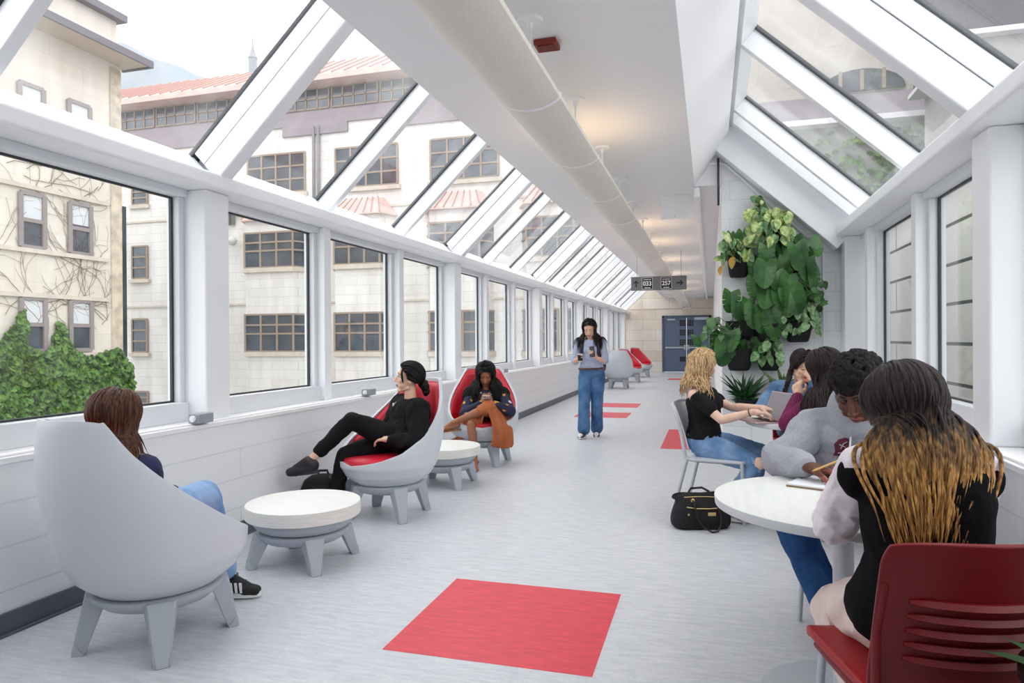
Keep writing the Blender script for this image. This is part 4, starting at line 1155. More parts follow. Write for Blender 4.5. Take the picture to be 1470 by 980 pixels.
    # ---- head
    def head(s, c, fwd, up=(0,0,1), hs=1.0, male=False, ears=True):
        s.hc = Vector(c); s.hF = unit(fwd); u = Vector(up); s.hU = (u-s.hF*u.dot(s.hF)).normalized(); s.hL = s.hU.cross(s.hF).normalized()
        s.hs = hs*s.k/.95
        k = s.hs; b = s.body
        ax = (s.hL, s.hF, s.hU)
        H = s.hp
        E = lambda c, r: b.ell(H(*c), (r[0]*k, r[1]*k, r[2]*k), ax)
        E((0,-.012,.032), (.074,.094,.084)); E((0,.016,-.018), (.064,.073,.077)); E((0,.026,-.058), (.056,.058,.048)); E((0,.062,-.094), (.027,.022,.020))
        for t in (-1, 1):
            E((t*.036,.054,-.022), (.026,.024,.024)); E((t*.034,.047,-.056), (.026,.026,.028)); E((t*.011,.095,-.030), (.0085,.009,.0075))
            if ears: E((t*.074,-.014,-.008), (.008,.019,.030))
            b.cap(H(t*.050,-.005,-.07), H(t*.018,.064,-.098), .014*k, .014*k)
        b.cap(H(0,.080,.022), H(0,.102,-.022), .0085*k, .011*k); E((0,.105,-.026), (.0125,.012,.0105))
        E((0,.083,-.0565), (.021,.0125,.006)); E((0,.081,-.068), (.018,.0125,.0068))
        b.cap(H(-.034,.073,.033), H(.034,.073,.033), .013*k, .013*k)
    def hp(s, l, f, u): return s.hc + s.hL*(l*s.hs) + s.hF*(f*s.hs) + s.hU*(u*s.hs)
    def finish_body(s, skin_m, lip_m, voxel=.004, smooth=3, eyes='down', brow_m=None, lash_m=None, smile=0.0):
        me = s.body.mesh('body', voxel, smooth)
        co = mverts(me); C = np.array(s.hc); ax = np.array([s.hL, s.hF, s.hU]); loc = (co-C)@ax.T/s.hs
        for t in (-1, 1):   # eye sockets
            d2 = ((loc[:,0]-t*.031)/.017)**2+((loc[:,2]-.010)/.011)**2
            w = np.exp(-d2)*(loc[:,1] > .04); co = co - np.outer(w*.0075*s.hs, ax[1])
        mset(me, co)
        o = link_mesh('body', me, [skin_m, lip_m], s.root)
        n = len(me.polygons); pc = np.empty(n*3, dtype=np.float32); me.polygons.foreach_get('center', pc); pl = (pc.reshape(-1,3)-C)@ax.T/s.hs
        mouth_u = -.0615 + smile*(np.abs(pl[:,0])/.024)**2
        lip = ((pl[:,0]/.0255)**2+((pl[:,2]-mouth_u)/.0115)**2 < 1) & (pl[:,1] > .068)
        mi = np.zeros(n, dtype=np.int32); mi[lip] = 1; me.polygons.foreach_set('material_index', mi); me.update()
        # eyes, lashes, brows, mouth line
        if eyes:
            dk = lash_m or M('lash_dark', (24,18,16), .6)
            for t in (-1, 1):
                eb = B(); eb.sphere(s.hp(t*.031,.0655,.010), .0135*s.hs, 14, 10)
                if eyes == 'open':
                    e = eb.obj('eye', M_EYEW, s.root); 
                    e.location = -s.root.location
                    ib = B().sphere(s.hp(t*.031,.0762,.0095), .0052*s.hs, 10, 8).obj('iris', M_IRIS, s.root); ib.location = -s.root.location
                    lid = [s.hp(t*(.031+.0145*q), .0795-.006*q*q, .0165-.0055*q*q) for q in (-1,-.5,0,.5,1)]
                else:
                    e = eb.obj('eyelid', skin_m, s.root); e.location = -s.root.location
                    lid = [s.hp(t*(.031+.0145*q), .0785-.007*q*q, .0035+.0045*q*q) for q in (-1,-.5,0,.5,1)]
                lb = B().tube(lid, [.0012*s.hs, .0022*s.hs, .0024*s.hs, .0024*s.hs, .0014*s.hs], 6).obj('eyelash', dk, s.root); lb.location = -s.root.location
                if brow_m:
                    bp = [s.hp(t*l, f, u) for l, f, u in ((.012,.0865,.0335),(.022,.0865,.0375),(.034,.0815,.0385),(.046,.0700,.033))]
                    bb = B().tube(bp, [.003*s.hs, .0036*s.hs, .0032*s.hs, .0014*s.hs], 6).obj('eyebrow', brow_m, s.root); bb.location = -s.root.location
            ml = [s.hp(l, .094-.9*(abs(l)/.022)**2*.012, -.0618+smile*(abs(l)/.024)**2) for l in (-.023,-.012,0,.012,.023)]
            mo = B().tube(ml, [.0008, .0015, .0016, .0015, .0008], 6).obj('mouth_line', M('mouth_line', (92,40,38), .6), s.root); mo.location = -s.root.location
        return o
    def cloth(s, name, blob, mat, voxel=.006, smooth=4, wr=None, label=None):
        me = blob.mesh(name, voxel, smooth)
        if wr: wrinkle(me, *wr)
        o = link_mesh(name, me, mat, s.root)
        if label: o['label'] = label
        return o
    def piece(s, name, b, mat, label=None, **kw):
        o = b.obj(name, mat, s.root, **kw); o.location = -s.root.location
        if label: o['label'] = label
        return o
    # ---- hair: locks that leave the scalp, fall and slide over head and body
    def colliders(s, extra=()):
        k = s.hs; C = [(s.hp(0,-.010,.034), (.080*k,.099*k,.089*k), (s.hL, s.hF, s.hU)), (s.hp(0,.0,-.02), (.070*k,.080*k,.080*k), (s.hL, s.hF, s.hU))]
        sd, fw, tg = s.frame(.8)
        C.append((s.spine(.78), (.162*s.k,.120*s.k,.20*s.k), (sd, fw, tg)))
        sd, fw, tg = s.frame(.45)
        C.append((s.spine(.45), (.15*s.k,.118*s.k,.24*s.k), (sd, fw, tg)))
        for sh in (s.shL, s.shR): C.append((sh, (.060*s.k,)*3, (sd, fw, tg)))
        return C+list(extra)
    def hair(s, mat, roots, length, seed=1, r=.007, steps=22, wave=0.0, wfreq=9.0, grav=.22, jitter=.10, lenvar=.15, extra=(), flow=None, cap=True, capmat=None, flat=.55, lift=.004, name='hair', tips=None, cap_front=.02, hug=.75, face_w=.062):
        """roots: list of (left, front, up) directions on the scalp with initial directions"""
        rnd = random.Random(seed); C = s.colliders(extra); b = B(); hb = Blob()
        A_ = Vector(s.root.location)
        for root, dirv in roots:
            q = Vector(root).normalized(); k = s.hs
            p = s.hp(q.x*.079, q.y*.099-.010, q.z*.088+.034)
            v = (s.hL*dirv[0]+s.hF*dirv[1]+s.hU*dirv[2])
            v = (v+Vector((rnd.gauss(0, jitter), rnd.gauss(0, jitter), rnd.gauss(0, jitter)))).normalized()
            L = length*(1+rnd.uniform(-lenvar, lenvar*.4)); ds = L/steps; ph = rnd.uniform(0, 6.28); wax = unit((rnd.gauss(0,1), rnd.gauss(0,1), .2)); ly = lift+rnd.random()*.012
            pts = [p.copy()]
            for i in range(steps):
                v = (v*(1-grav)+Vector((0,0,-1))*grav).normalized()
                if flow: v = (v+flow(p, i/steps)).normalized()
                p = p+v*ds
                c, rr, ax = C[0]; d = p-c; m = math.sqrt((d.dot(ax[0])/rr[0])**2+(d.dot(ax[1])/rr[1])**2+(d.dot(ax[2])/rr[2])**2)
                if m > 1.05+ly*4 and d.dot(ax[2]) > -.075*k and hug: p = c+d*(1+(( 1.05+ly*4)/m-1)*hug)
                for c, rr, ax in C:
                    d = p-c; l = (d.dot(ax[0])/(rr[0]+ly), d.dot(ax[1])/(rr[1]+ly), d.dot(ax[2])/(rr[2]+ly)); m = math.sqrt(l[0]**2+l[1]**2+l[2]**2)
                    if m < 1 and m > 1e-4: p = c+d/m
                v2 = (p-pts[-1]);  v = (v*.4+v2.normalized()*.6).normalized() if v2.length > 1e-5 else v
                pts.append(p.copy())
            bad = 0
            for p_ in pts:
                d = (p_-s.hc)/k; l_, f_, u_ = d.dot(s.hL), d.dot(s.hF), d.dot(s.hU)
                if f_ > .045 and u_ < .048 and u_ > -.13 and abs(l_) < face_w: bad += 1
            if bad > 0: continue
            if wave:
                for i in range(2, len(pts)):
                    t = i/len(pts); pts[i] = pts[i]+wax*wave*min(1, t*2)*math.sin(ph+wfreq*t*L/.3)
            n = len(pts); rr_ = []
            for i in range(n):
                t = i/(n-1); rr_.append(r*(.55+.6*math.sin(PI*min(1, t*1.15+.08))**.7)*(1 if t < .75 else max(.12, 1-(t-.75)/.25*.9)))
            b.tube(pts, rr_, 6)
        if cap:
            ax = (s.hL, s.hF, s.hU); k = s.hs
            cb = B(); N, Mn = 40, 24
            def f(u, v):
                a = 2*PI*u; th = v*rad(118)
                q = Vector((math.sin(th)*math.sin(a), math.sin(th)*math.cos(a), math.cos(th)))
                # hairline: pulled back over the face
                front = max(0, math.cos(a)); lim = rad(118)-front**.7*rad(66-cap_front*0)
                th = v*lim; q = Vector((math.sin(th)*math.sin(a), math.sin(th)*math.cos(a), math.cos(th)))
                return s.hp(q.x*.0805, q.y*.1005-.010, q.z*.0895+.034)
            cb.grid(f, N, Mn); bmesh.ops.remove_doubles(cb.bm, verts=cb.bm.verts, dist=1e-5)
            me = bpy.data.meshes.new('t'); cb.bm.to_mesh(me); cb.bm.free(); b.bm.from_mesh(me); bpy.data.meshes.remove(me)
            for fa in b.bm.faces: fa.smooth = True
        o = b.obj(name, mat, s.root, recalc=False); o.location = -s.root.location
        return o
def scalp_roots(n, seed, part=0.0, front_limit=.55, side='both', back_only=False, combed=(0,-.4,0)):
    """roots over the hair-bearing scalp; each leaves sideways from the parting"""
    rnd = random.Random(seed); out = []
    while len(out) < n:
        th = math.acos(rnd.uniform(-.42, 1)); a = rnd.uniform(-PI, PI)
        q = (math.sin(th)*math.sin(a), math.sin(th)*math.cos(a), math.cos(th))
        if q[1] > front_limit+.15*q[2] and q[2] < .62: continue       # face
        if q[1] > .30 and q[2] < .28: continue
        if back_only and q[1] > 0: continue
        sx = 1 if q[0] > part else -1
        fr = min(1, max(0, (q[1]+.25)/.7))
        out.append((q, (sx*.75*fr+q[0]*.55*(1-fr)+combed[0], combed[1]*fr-.55*(1-fr)*max(0, q[2]+.2), (.25*q[2])*fr-.55*(1-fr)*(1-max(0, q[2]))+combed[2])))
    return out
def hair_mat(name, rgb, rgb2, rough=.38, zgrad=None):
    """streaky hair; zgrad = list of (height in metres, colour) for dyed lengths"""
    m = bpy.data.materials.new(name); m.use_nodes = True; nt = m.node_tree; N = nt.nodes; L = nt.links; p = N['Principled BSDF']
    tc = N.new('ShaderNodeTexCoord'); mp = N.new('ShaderNodeMapping'); mp.inputs['Scale'].default_value = (60, 60, 5); L.new(tc.outputs['Object'], mp.inputs[0])
    nz = N.new('ShaderNodeTexNoise'); nz.inputs['Scale'].default_value = 2.0; nz.inputs['Detail'].default_value = 4; L.new(mp.outputs[0], nz.inputs['Vector'])
    cr = N.new('ShaderNodeValToRGB'); cr.color_ramp.elements[0].position = .38; cr.color_ramp.elements[1].position = .62
    cr.color_ramp.elements[0].color = (*lin(rgb2), 1); cr.color_ramp.elements[1].color = (*lin(rgb), 1); L.new(nz.outputs['Fac'], cr.inputs['Fac'])
    out = cr.outputs['Color']
    if zgrad:
        sp = N.new('ShaderNodeSeparateXYZ'); L.new(tc.outputs['Object'], sp.inputs[0])
        n2 = N.new('ShaderNodeTexNoise'); n2.inputs['Scale'].default_value = 1.0; m2 = N.new('ShaderNodeMapping'); m2.inputs['Scale'].default_value = (45, 45, 2.5); L.new(tc.outputs['Object'], m2.inputs[0]); L.new(m2.outputs[0], n2.inputs['Vector'])
        ma = N.new('ShaderNodeMath'); ma.operation = 'MULTIPLY_ADD'; ma.inputs[1].default_value = .22; L.new(n2.outputs['Fac'], ma.inputs[0]); L.new(sp.outputs['Z'], ma.inputs[2])
        mr = N.new('ShaderNodeMapRange'); z0, z1, ca, cb_ = zgrad; mr.inputs['From Min'].default_value = z0+.11; mr.inputs['From Max'].default_value = z1+.11; L.new(ma.outputs[0], mr.inputs['Value'])
        c2 = N.new('ShaderNodeValToRGB'); c2.color_ramp.elements[0].position = .38; c2.color_ramp.elements[1].position = .64
        c2.color_ramp.elements[0].color = (*lin(ca), 1); c2.color_ramp.elements[1].color = (*lin(cb_), 1); L.new(nz.outputs['Fac'], c2.inputs['Fac'])
        mx = N.new('ShaderNodeMix'); mx.data_type = 'RGBA'; L.new(mr.outputs[0], mx.inputs['Factor']); L.new(c2.outputs['Color'], mx.inputs['A']); L.new(out, mx.inputs['B']); out = mx.outputs['Result']
    L.new(out, p.inputs['Base Color']); p.inputs['Roughness'].default_value = rough+.1; p.inputs['Specular IOR Level'].default_value = .22
    return m
def denim(name, rgb, rgb2): return M(name, rgb, .85, rgb2=rgb2, vscale=7, stretch=(1,1,.8), bump=.25, bscale=350, spec=.2, detail=6)
# ------------------------------------------------------------------ person walking with a cup and a phone
f = Figure('person', 'person walking in blue shirt and jeans, holding a dark cup and a phone', (-1.55, 9.35, 0), .94)
Yw = 9.35
f.pose((-1.57, 9.36, .85), (-1.585, 9.33, 1.335), (1, .12, 0), (1, .0, 0), bend=.01, shw=.163, hipw=.09)
f.head((-1.586, 9.285, 1.475), (.02, -.86, -.52), (0, -.4, 1), 1.02)
f.arms((-1.45, 9.08, 1.075), (-1.72, 9.08, 1.075), (-.5, .3, -.6), (-.5, .3, -.6))
f.elR, f.wrR = ik(f.shR, (-1.715, 9.08, 1.07), .285*f.k, .245*f.k, (-.35, .6, -.7))
f.elL, f.wrL = ik(f.shL, (-1.46, 9.08, 1.085), .285*f.k, .245*f.k, (.35, .6, -.7))
f.legs((-1.645, 9.16, .075), (-1.50, 9.52, .10), (0, -1, 0), (0, -1, 0))
f.knR, f.anR = ik(f.hipR, (-1.645, 9.14, .085), .43*f.k, .41*f.k, (0, -1, 0)); f.knL, f.anL = ik(f.hipL, (-1.51, 9.40, .085), .43*f.k, .41*f.k, (.1, -1, 0))
f.add_body()
f.hand(f.wrR, (.25, -.85, .25), (1, .35, 0), (0, -.3, 1), (.55, .55, .6, .65, .35))
f.hand(f.wrL, (-.35, -.55, .5), (-.2, .9, .45), (-.9, -.3, .3), (.5, .55, .6, .65, .3))
f.finish_body(skin('skin_walker', (226,182,158)), M('lip_rose', (196,110,104), .4), .0045, 3, 'down', M('brow_dark', (44,30,24), .7), smile=.006)
tb = Blob(); f.torso(tb, .19, .985, .012, 1.06, 1.12)
for t in (1, -1):
    sd, fw, tg = f.frame(.66); tb.ell(f.spine(.66)+sd*.068*t+fw*.085, (.065, .055, .062), (sd, fw, tg))
for sh, el in ((f.shL, f.elL), (f.shR, f.elR)): tb.cap(f.neck-V3(0,0,.055), sh, .055, .062); tb.chain([sh, sh.lerp(el, .5), sh.lerp(el, .92)], [.064, .061, .062])
f.cloth('shirt', tb, M('blue_grey_shirt', (168,177,203), .85, rgb2=(180,188,212), vscale=60, bump=.2, bscale=80), .006, 3, (.007, 11, 1))
cb = B()
for t in (1, -1):
    sd, fw, tg = f.frame(.97); c = f.spine(.985); q0 = c+sd*.055*t-fw*.03+tg*.025; q1 = c+sd*.062*t+fw*.055+tg*.012; q2 = c+sd*.022*t+fw*.100-tg*.045; q3 = c+sd*.085*t+fw*.085-tg*.045
    cb.loft([[q0, q1, q2], [q0+sd*.02*t-tg*.03, q3, q3*.5+q2*.5-tg*.015]], False, False, True)
f.piece('collar', cb, M('pale_collar', (190,198,218), .8), solid=.005)
pb = Blob(); f.torso(pb, -.13, .2, .010, 1.04, 1.08)
for hp, kn, an in ((f.hipL, f.knL, f.anL), (f.hipR, f.knR, f.anR)):
    lo = an.lerp(kn, .07); pb.chain([hp+V3(0,0,-.02), hp.lerp(kn, .5), kn, kn.lerp(lo, .5), lo], [.100, .092, .078, .078, .084])
f.cloth('jeans', pb, denim('walker_denim', (88,124,164), (60,94,138)), .006, 3, (.008, 10, 2, (1,1,.6)))
bl = B(); rings = []
for t in (.155, .205):
    sd, fw, tg = f.frame(t); c = f.spine(t); rings.append([c+sd*.183*math.cos(a)+fw*.146*math.sin(a) for a in [2*PI*i/32 for i in range(32)]])
bl.loft(rings); f.piece('belt', bl, M('brown_leather', (92,50,36), .45))
for an, td in ((f.anL, (.10, -1, -.05)), (f.anR, (-.18, -1, 0))):
    for nm, mt, e, lowonly in (('shoe', M('navy_canvas', (42,44,64), .7), .006, 0),):
        sb = Blob(); f.foot(an, td, sb, .007); so = f.cloth('shoe', sb, mt, .004, 2)
    d = unit((td[0], td[1], 0)); zz = an.z-.06*f.k
    b = B(); rings = []
    for dz in (0, .026):
        ring = []
        for i in range(28):
            a = 2*PI*i/28; ring.append(V3(an.x, an.y, 0)+d*(.058+.125*math.cos(a))*f.k+V3(-d.y, d.x, 0)*(.044*math.sin(a)*(1+.12*math.cos(a)))+V3(0,0,an.z-.085+dz))
        rings.append(ring)
    b.loft(rings, True, True, True); so_ = b.obj('sole', M('white_rubber', (226,226,224), .5), so)
    tb2 = Blob(); tb2.cap(an+d*.135-V3(0,0,.048), an+d*.150-V3(0,0,.05), .036, .030); me = tb2.mesh('toe_cap', .004, 1); t_ = link_mesh('toe_cap', me, M('white_rubber', (226,226,224), .5)); t_.parent = so
    lc = B()
    for q in range(4):
        c = an+d*(.03+.022*q)-V3(0,0,.004+.011*q); s_ = V3(-d.y, d.x, 0)*.022; lc.tube([c-s_-V3(0,0,.006), c+V3(0,0,.003), c+s_-V3(0,0,.006)], .0035, 6)
    l_ = lc.obj('lace', M('white_lace', (232,232,230), .7), so)
hm = hair_mat('dark_brown_hair', (40,28,24), (18,12,11))
f.hair(hm, scalp_roots(330, 4, part=.1, front_limit=.5), .42, 4, .0062, 22, wave=.006, lift=.008, flow=lambda p, t: V3(0, -.02, 0))
# backpack straps and pack
for t in (1, -1):
    sd, fw, tg = f.frame(.9); pts = [f.spine(.70)+sd*.105*t-fw*.13, f.spine(.97)+sd*.100*t-fw*.055+tg*.03, f.spine(.98)+sd*.100*t+fw*.02+tg*.035, f.spine(.85)+sd*.108*t+fw*.125, f.spine(.6)+sd*.115*t+fw*.150, f.spine(.42)+sd*.14*t+fw*.10, f.spine(.36)+sd*.155*t-fw*.02]
    b = B()
    rings = []
    for i, p in enumerate(pts):
        dd = (pts[min(i+1, 6)]-pts[max(i-1, 0)]).normalized(); w = sd*.026; nrm = dd.cross(sd).normalized()*.006
        rings.append([p-w-nrm, p+w-nrm, p+w+nrm, p-w+nrm])
    b.loft(rings, True, True, True); f.piece('backpack_strap', b, M('navy_webbing', (30,34,50), .7), sub=1)
sd, fw, tg = f.frame(.5); b = Blob(); b.ell(f.spine(.55)-fw*.18, (.15, .085, .23), (sd, fw, tg)); b.ell(f.spine(.25)-fw*.17+sd*.05, (.14, .08, .16), (sd, fw, tg)); f.cloth('backpack', b, M('navy_pack', (34,38,54), .7), .008, 4)
# cup and phone held in the hands
cupc = f.wrR + unit((.25, -.85, .25))*.075 + V3(.030, 0, -.005)
ct = thing('coffee_cup', 'dark sleeved paper cup with pale rim in the walking person\'s hand', 'cup', (cupc.x, cupc.y, cupc.z-.055))
B().lathe([(.005, 0), (.029, 0), (.030, .015)], 28).obj('cup_base', M('cup_paper', (206,198,196), .6), ct)
B().lathe([(.0302, .0152), (.038, .092)], 28, caps=False).lathe([(.0302, .0152), (.0378, .0905)], 28).obj('cup_sleeve', M('black_cup_sleeve', (26,22,24), .6), ct)
B().lathe([(.038, .0925), (.0405, .096), (.0405, .104), (.036, .108), (.005, .108)], 28).obj('lid', M('cup_lid', (212,208,206), .5), ct)
def phone(name_label, c, up, face, w=.072, h=.148, case=(24,22,26)):
    up = unit(up); fc = Vector(face); fc = (fc-up*fc.dot(up)).normalized(); sd = up.cross(fc).normalized()
    t = bpy.data.objects.new('phone', None); COL.objects.link(t); t.empty_display_size = .03
    t.matrix_world = Matrix.Translation(c) @ Matrix((sd, fc, up)).transposed().to_4x4(); tag(t, name_label, 'phone')
    B().box((-w/2, -.0045, -h/2), (w/2, .0045, h/2)).obj('phone_case', M('phone_case_%d' % case[0], case, .35), t, bevel=.004, seg=3)
    B().box((-w/2+.004, .0046, -h/2+.005), (w/2-.004, .0052, h/2-.005)).obj('phone_screen', M('phone_glass', (20,22,26), .1), t)
    lens = B().lathe([(.012, 0), (.012, -.0015), (.001, -.0015)], 16, (w/2-.018, -.0046, h/2-.02), 'y').obj('camera_lens', M('phone_lens', (46,46,52), .2), t)
    return t
pc = f.wrL + unit((-.35, -.55, .5))*.085 + V3(-.012, .005, .03)
phone('black phone held up in the walking person\'s other hand', pc, (-.1, .25, 1), (.1, 1, -.3))
# ------------------------------------------------------------------ helpers for seated figures
def sneaker(f, an, td, mat, sole_mat, e=.006, stripes=None, lace=None, label=None):
    sb = Blob(); f.foot(an, td, sb, e); so = f.cloth('shoe', sb, mat, .0045, 2, None, label)
    d = unit(td); up = Vector((0,0,1)); up = (up-d*up.dot(d)).normalized(); sd = d.cross(up)
    b = B(); rings = []
    for q in (0, .024):
        rings.append([an+d*(.055+.128*math.cos(a))*f.k+sd*(.043*math.sin(a)*(1+.12*math.cos(a)))*f.k-up*(.092*f.k-q) for a in [2*PI*i/28 for i in range(28)]])
    b.loft(rings, True, True, True); o = b.obj('sole', sole_mat, so)
    if stripes:
        for q in range(3):
            for t in (-1, 1):
                st = B()
                c = an+d*(.035+.026*q)*f.k; st.loft([[c+sd*t*.040*f.k-up*.062*f.k, c+d*.012+sd*t*.040*f.k-up*.062*f.k, c+d*.002+sd*t*.034*f.k-up*.012*f.k, c-d*.010+sd*t*.034*f.k-up*.012*f.k], [c+sd*t*.048*f.k-up*.062*f.k, c+d*.012+sd*t*.048*f.k-up*.062*f.k, c+d*.002+sd*t*.042*f.k-up*.012*f.k, c-d*.010+sd*t*.042*f.k-up*.012*f.k]], True, True, False)
                st.obj('stripe', stripes, so)
    if lace:
        lc = B()
        for q in range(4):
            c = an+d*(.035+.02*q)-up*(.000+.012*q); lc.tube([c-sd*.024-up*.006, c+up*.006, c+sd*.024-up*.006], .0033, 6)
        c = an+d*.04+up*.005
        for t in (-1, 1): lc.tube([c, c+sd*t*.02+up*.02, c+sd*t*.035+up*.012, c+sd*t*.02-up*.004, c], .0028, 6)
        lc.obj('lace', lace, so)
    return so
def pants(f, name, mat, e=.012, hem=None, top=.18, lo=.08, rk=.066, ra=.055, voxel=.006, wr=(.009, 10, 2), thigh=.092, only=None):
    pb = Blob(); f.torso(pb, -.12, top, e, 1.02, 1.05)
    for side, hp, kn, an in (('L', f.hipL, f.knL, f.anL), ('R', f.hipR, f.knR, f.anR)):
        q = an.lerp(kn, lo); k = f.k
        pb.chain([hp, hp.lerp(kn, .5), kn, kn.lerp(q, .5), q], [.098*k+e*.3, thigh*k, rk*k, (rk*.45+ra*.55)*k, ra*k])
    return f.cloth(name, pb, mat, voxel, 3, wr)
def sweater(f, name, mat, e=.016, t0=.0, t1=.98, up=.062, el=.056, wr_r=.04, cuff=.0, voxel=.006, wr=(.012, 9, 1), wide=1.06, deep=1.1, bust=True, sleeves=True, upto=.93):
    tb = Blob(); f.torso(tb, t0, t1, e, wide, deep); k = f.k
    if bust:
        for t in (1, -1):
            sd, fw, tg = f.frame(.66); tb.ell(f.spine(.66)+sd*.066*t+fw*.080, (.062, .052, .06), (sd, fw, tg))
    for sh, elb, wr_ in ((f.shL, f.elL, f.wrL), (f.shR, f.elR, f.wrR)):
        tb.cap(f.neck-(f.neck-f.chest).normalized()*.05, sh, .05*k+e*.4, up*k)
        if sleeves:
            q = elb.lerp(wr_, upto); tb.chain([sh, sh.lerp(elb, .5), elb], [up*k, (up*.5+el*.5)*k, el*k]); tb.chain([elb, elb.lerp(q, .5), q], [el*k, (el*.55+wr_r*.45)*k, wr_r*k])
    return f.cloth(name, tb, mat, voxel, 4, wr)
SK_FAIR = skin('skin_fair', (232,194,174)); SK_LIGHT = skin('skin_light', (226,184,158)); SK_TAN = skin('skin_tan', (158,104,76)); SK_DARK = skin('skin_deep_brown', (98,62,46))
LIP1 = M('lip_rose', (196,110,104), .4); LIP_D = M('lip_deep', (140,78,70), .4); LIP_T = M('lip_tan', (146,78,66), .4)
BROW = M('brow_dark', (44,30,24), .7); BROW_B = M('brow_light', (150,116,80), .7)
H_BLACK = hair_mat('black_hair', (28,24,26), (10,9,11), .32)
H_BROWN = hair_mat('chestnut_hair', (96,60,42), (52,32,24), .35)
H_DARKB = hair_mat('espresso_hair', (52,38,36), (22,16,16), .35)
H_BLONDE = hair_mat('blonde_hair', (222,192,150), (150,114,76), .42)
H_OMBRE = hair_mat('ombre_hair', (50,38,36), (24,18,18), .38, zgrad=(.97, 1.10, (122,82,46), (206,156,88)))
WHITE_R = M('white_rubber', (226,226,224), .5)

# ------------------------------------------------------------------ person in the nearest lounge chair, seen from behind
hA = rad(80); fA = V3(math.cos(hA), math.sin(hA), 0); lA = V3(-fA.y, fA.x, 0)
f = Figure('person', 'brown-haired person seen from behind in the nearest grey lounge chair', (-2.40, 2.45, .47), .95)
hcA = at(166, 602, 2.30)
pel = V3(-2.40, 2.45, .565)
f.pose(pel, hcA-V3(0,.0,.155), lA, lA, bend=.03)
f.head(hcA, fA*.9+V3(-.2,0,-.15), (0,0,1), 1.0)
wA = at(252, 700, 2.72)
f.arms(pel+fA*.20+lA*.06+V3(0,0,.06), pel+fA*.14+lA*.04+V3(0,0,.06), (-.6,-.5,-.5), (.5,-.7,-.5))
f.legs(V3(-2.68,2.98,.09), at(327,830,3.02), fA+V3(0,0,.6), fA+V3(-.12,0,.8))
f.knR = at(291, 714, 2.84)
f.add_body()
for an, td in ((f.anL, (.2,1,0)), (f.anR, (1,.28,-.02))): f.foot(an, td)
f.hand(f.wrL, fA-lA*.3, (0,0,-1), -lA); f.hand(f.wrR, fA+lA*.3, (0,0,-1), lA)
f.finish_body(SK_FAIR, LIP1, .005, 3, 'open', BROW)
sweater(f, 'navy_top', M('navy_knit', (40,44,84), .85, bump=.2, bscale=150), .014)
pants(f, 'jeans', denim('light_denim', (146,178,216), (106,142,192)), .010, lo=.14, rk=.088, ra=.066)
for an, td in ((f.anL, (.2,1,0)), (f.anR, (1,.28,-.02))): sneaker(f, an, td, M('black_sneaker_mesh', (20,20,22), .7), WHITE_R, .006, M('white_stripe', (238,238,238), .5), M('black_lace', (24,24,26), .7))
f.hair(H_BROWN, scalp_roots(420, 8, front_limit=.5), .40, 8, .0062, 22, wave=.002, jitter=.06)

# ------------------------------------------------------------------ person in black, leaning back and looking out
fB = unit((-.68, -.73, 0)); lB = V3(-fB.y, fB.x, 0)
f = Figure('person', 'person in black leaning back with crossed legs, gazing out of the window', (-2.33, 4.85, .47), .95)
pel = V3(-2.30, 4.84, .555); hcB = at(587, 543, 4.93)
nk = hcB - V3(-.015, .0, .165)
f.pose(pel, nk, lB, lB, bend=.02, shw=.17)
f.head(hcB, (-.93, -.36, .10), (.1, 0, 1), 1.0)
f.arms(at(556, 630, 4.62), at(545, 625, 4.80), (.75,.12,-.45), (-.3,.6,-.5))
f.legs(at(447, 664, 4.42), V3(-2.70, 4.50, .09), fB+V3(0,0,.8), fB+V3(-.1,0,.5), .44, .42)
f.knL, f.anL = ik(f.hipL, at(443, 663, 4.42), .455*f.k, .45*f.k, V3(-.25,.1,1))
f.add_body()
tdL = unit(V3(-1, -.12, -.12)); tdR = unit(V3(-.6,-.75,0))
f.foot(f.anL, tdL); f.foot(f.anR, tdR)
f.hand(f.wrL, (-.8,.3,-.1), (0,.1,-1), (-.2,1,.1), (.3,.3,.35,.4,.2)); f.hand(f.wrR, (-.5,-.6,-.1), (0,0,-1), (.5,-.6,.1), (.3,.3,.35,.4,.2))
f.finish_body(SK_LIGHT, LIP1, .004, 3, 'open', BROW)
M_BLK = M('black_cotton', (22,22,25), .9, bump=.25, bscale=90, spec=.2)
sweater(f, 'black_blouse', M_BLK, .026, up=.084, el=.082, wr_r=.040, upto=.84, wr=(.024, 8, 3), wide=1.14)
pants(f, 'black_trousers', M('black_jean', (17,17,20), .85, bump=.2, bscale=120, spec=.2), .008, lo=.27, rk=.068, ra=.054)
zb = B(); sd, fw, tg = f.frame(.92)
zb.tube([f.spine(.985)+fw*.085, f.spine(.93)+fw*.118, f.spine(.88)+fw*.137], .0035, 6); f.piece('zip', zb, M_STEEL)
zp = B().box((-.005,-.003,-.012),(.005,.003,.012)); o = zp.obj('zip_pull', M_FRAME, f.root); o.location = f.spine(.87)+fw*.144-f.root.location
for an, td in ((f.anL, tdL), (f.anR, tdR)): sneaker(f, an, td, M('plum_black_sneaker', (40,32,42), .6), M('charcoal_sole', (52,50,54), .6), .015, None, M('black_lace', (24,24,26), .7))
wb = B(); d = (f.wrL-f.elL).normalized(); c = f.wrL-d*.02; u = d.cross(V3(0,0,1)).normalized(); v = u.cross(d)
wb.loft([[c+d*q+u*.029*math.cos(a)+v*.029*math.sin(a) for a in [2*PI*i/24 for i in range(24)]] for q in (-.012,.012)]); f.piece('watch', wb, M('dark_watch', (30,34,44), .3))
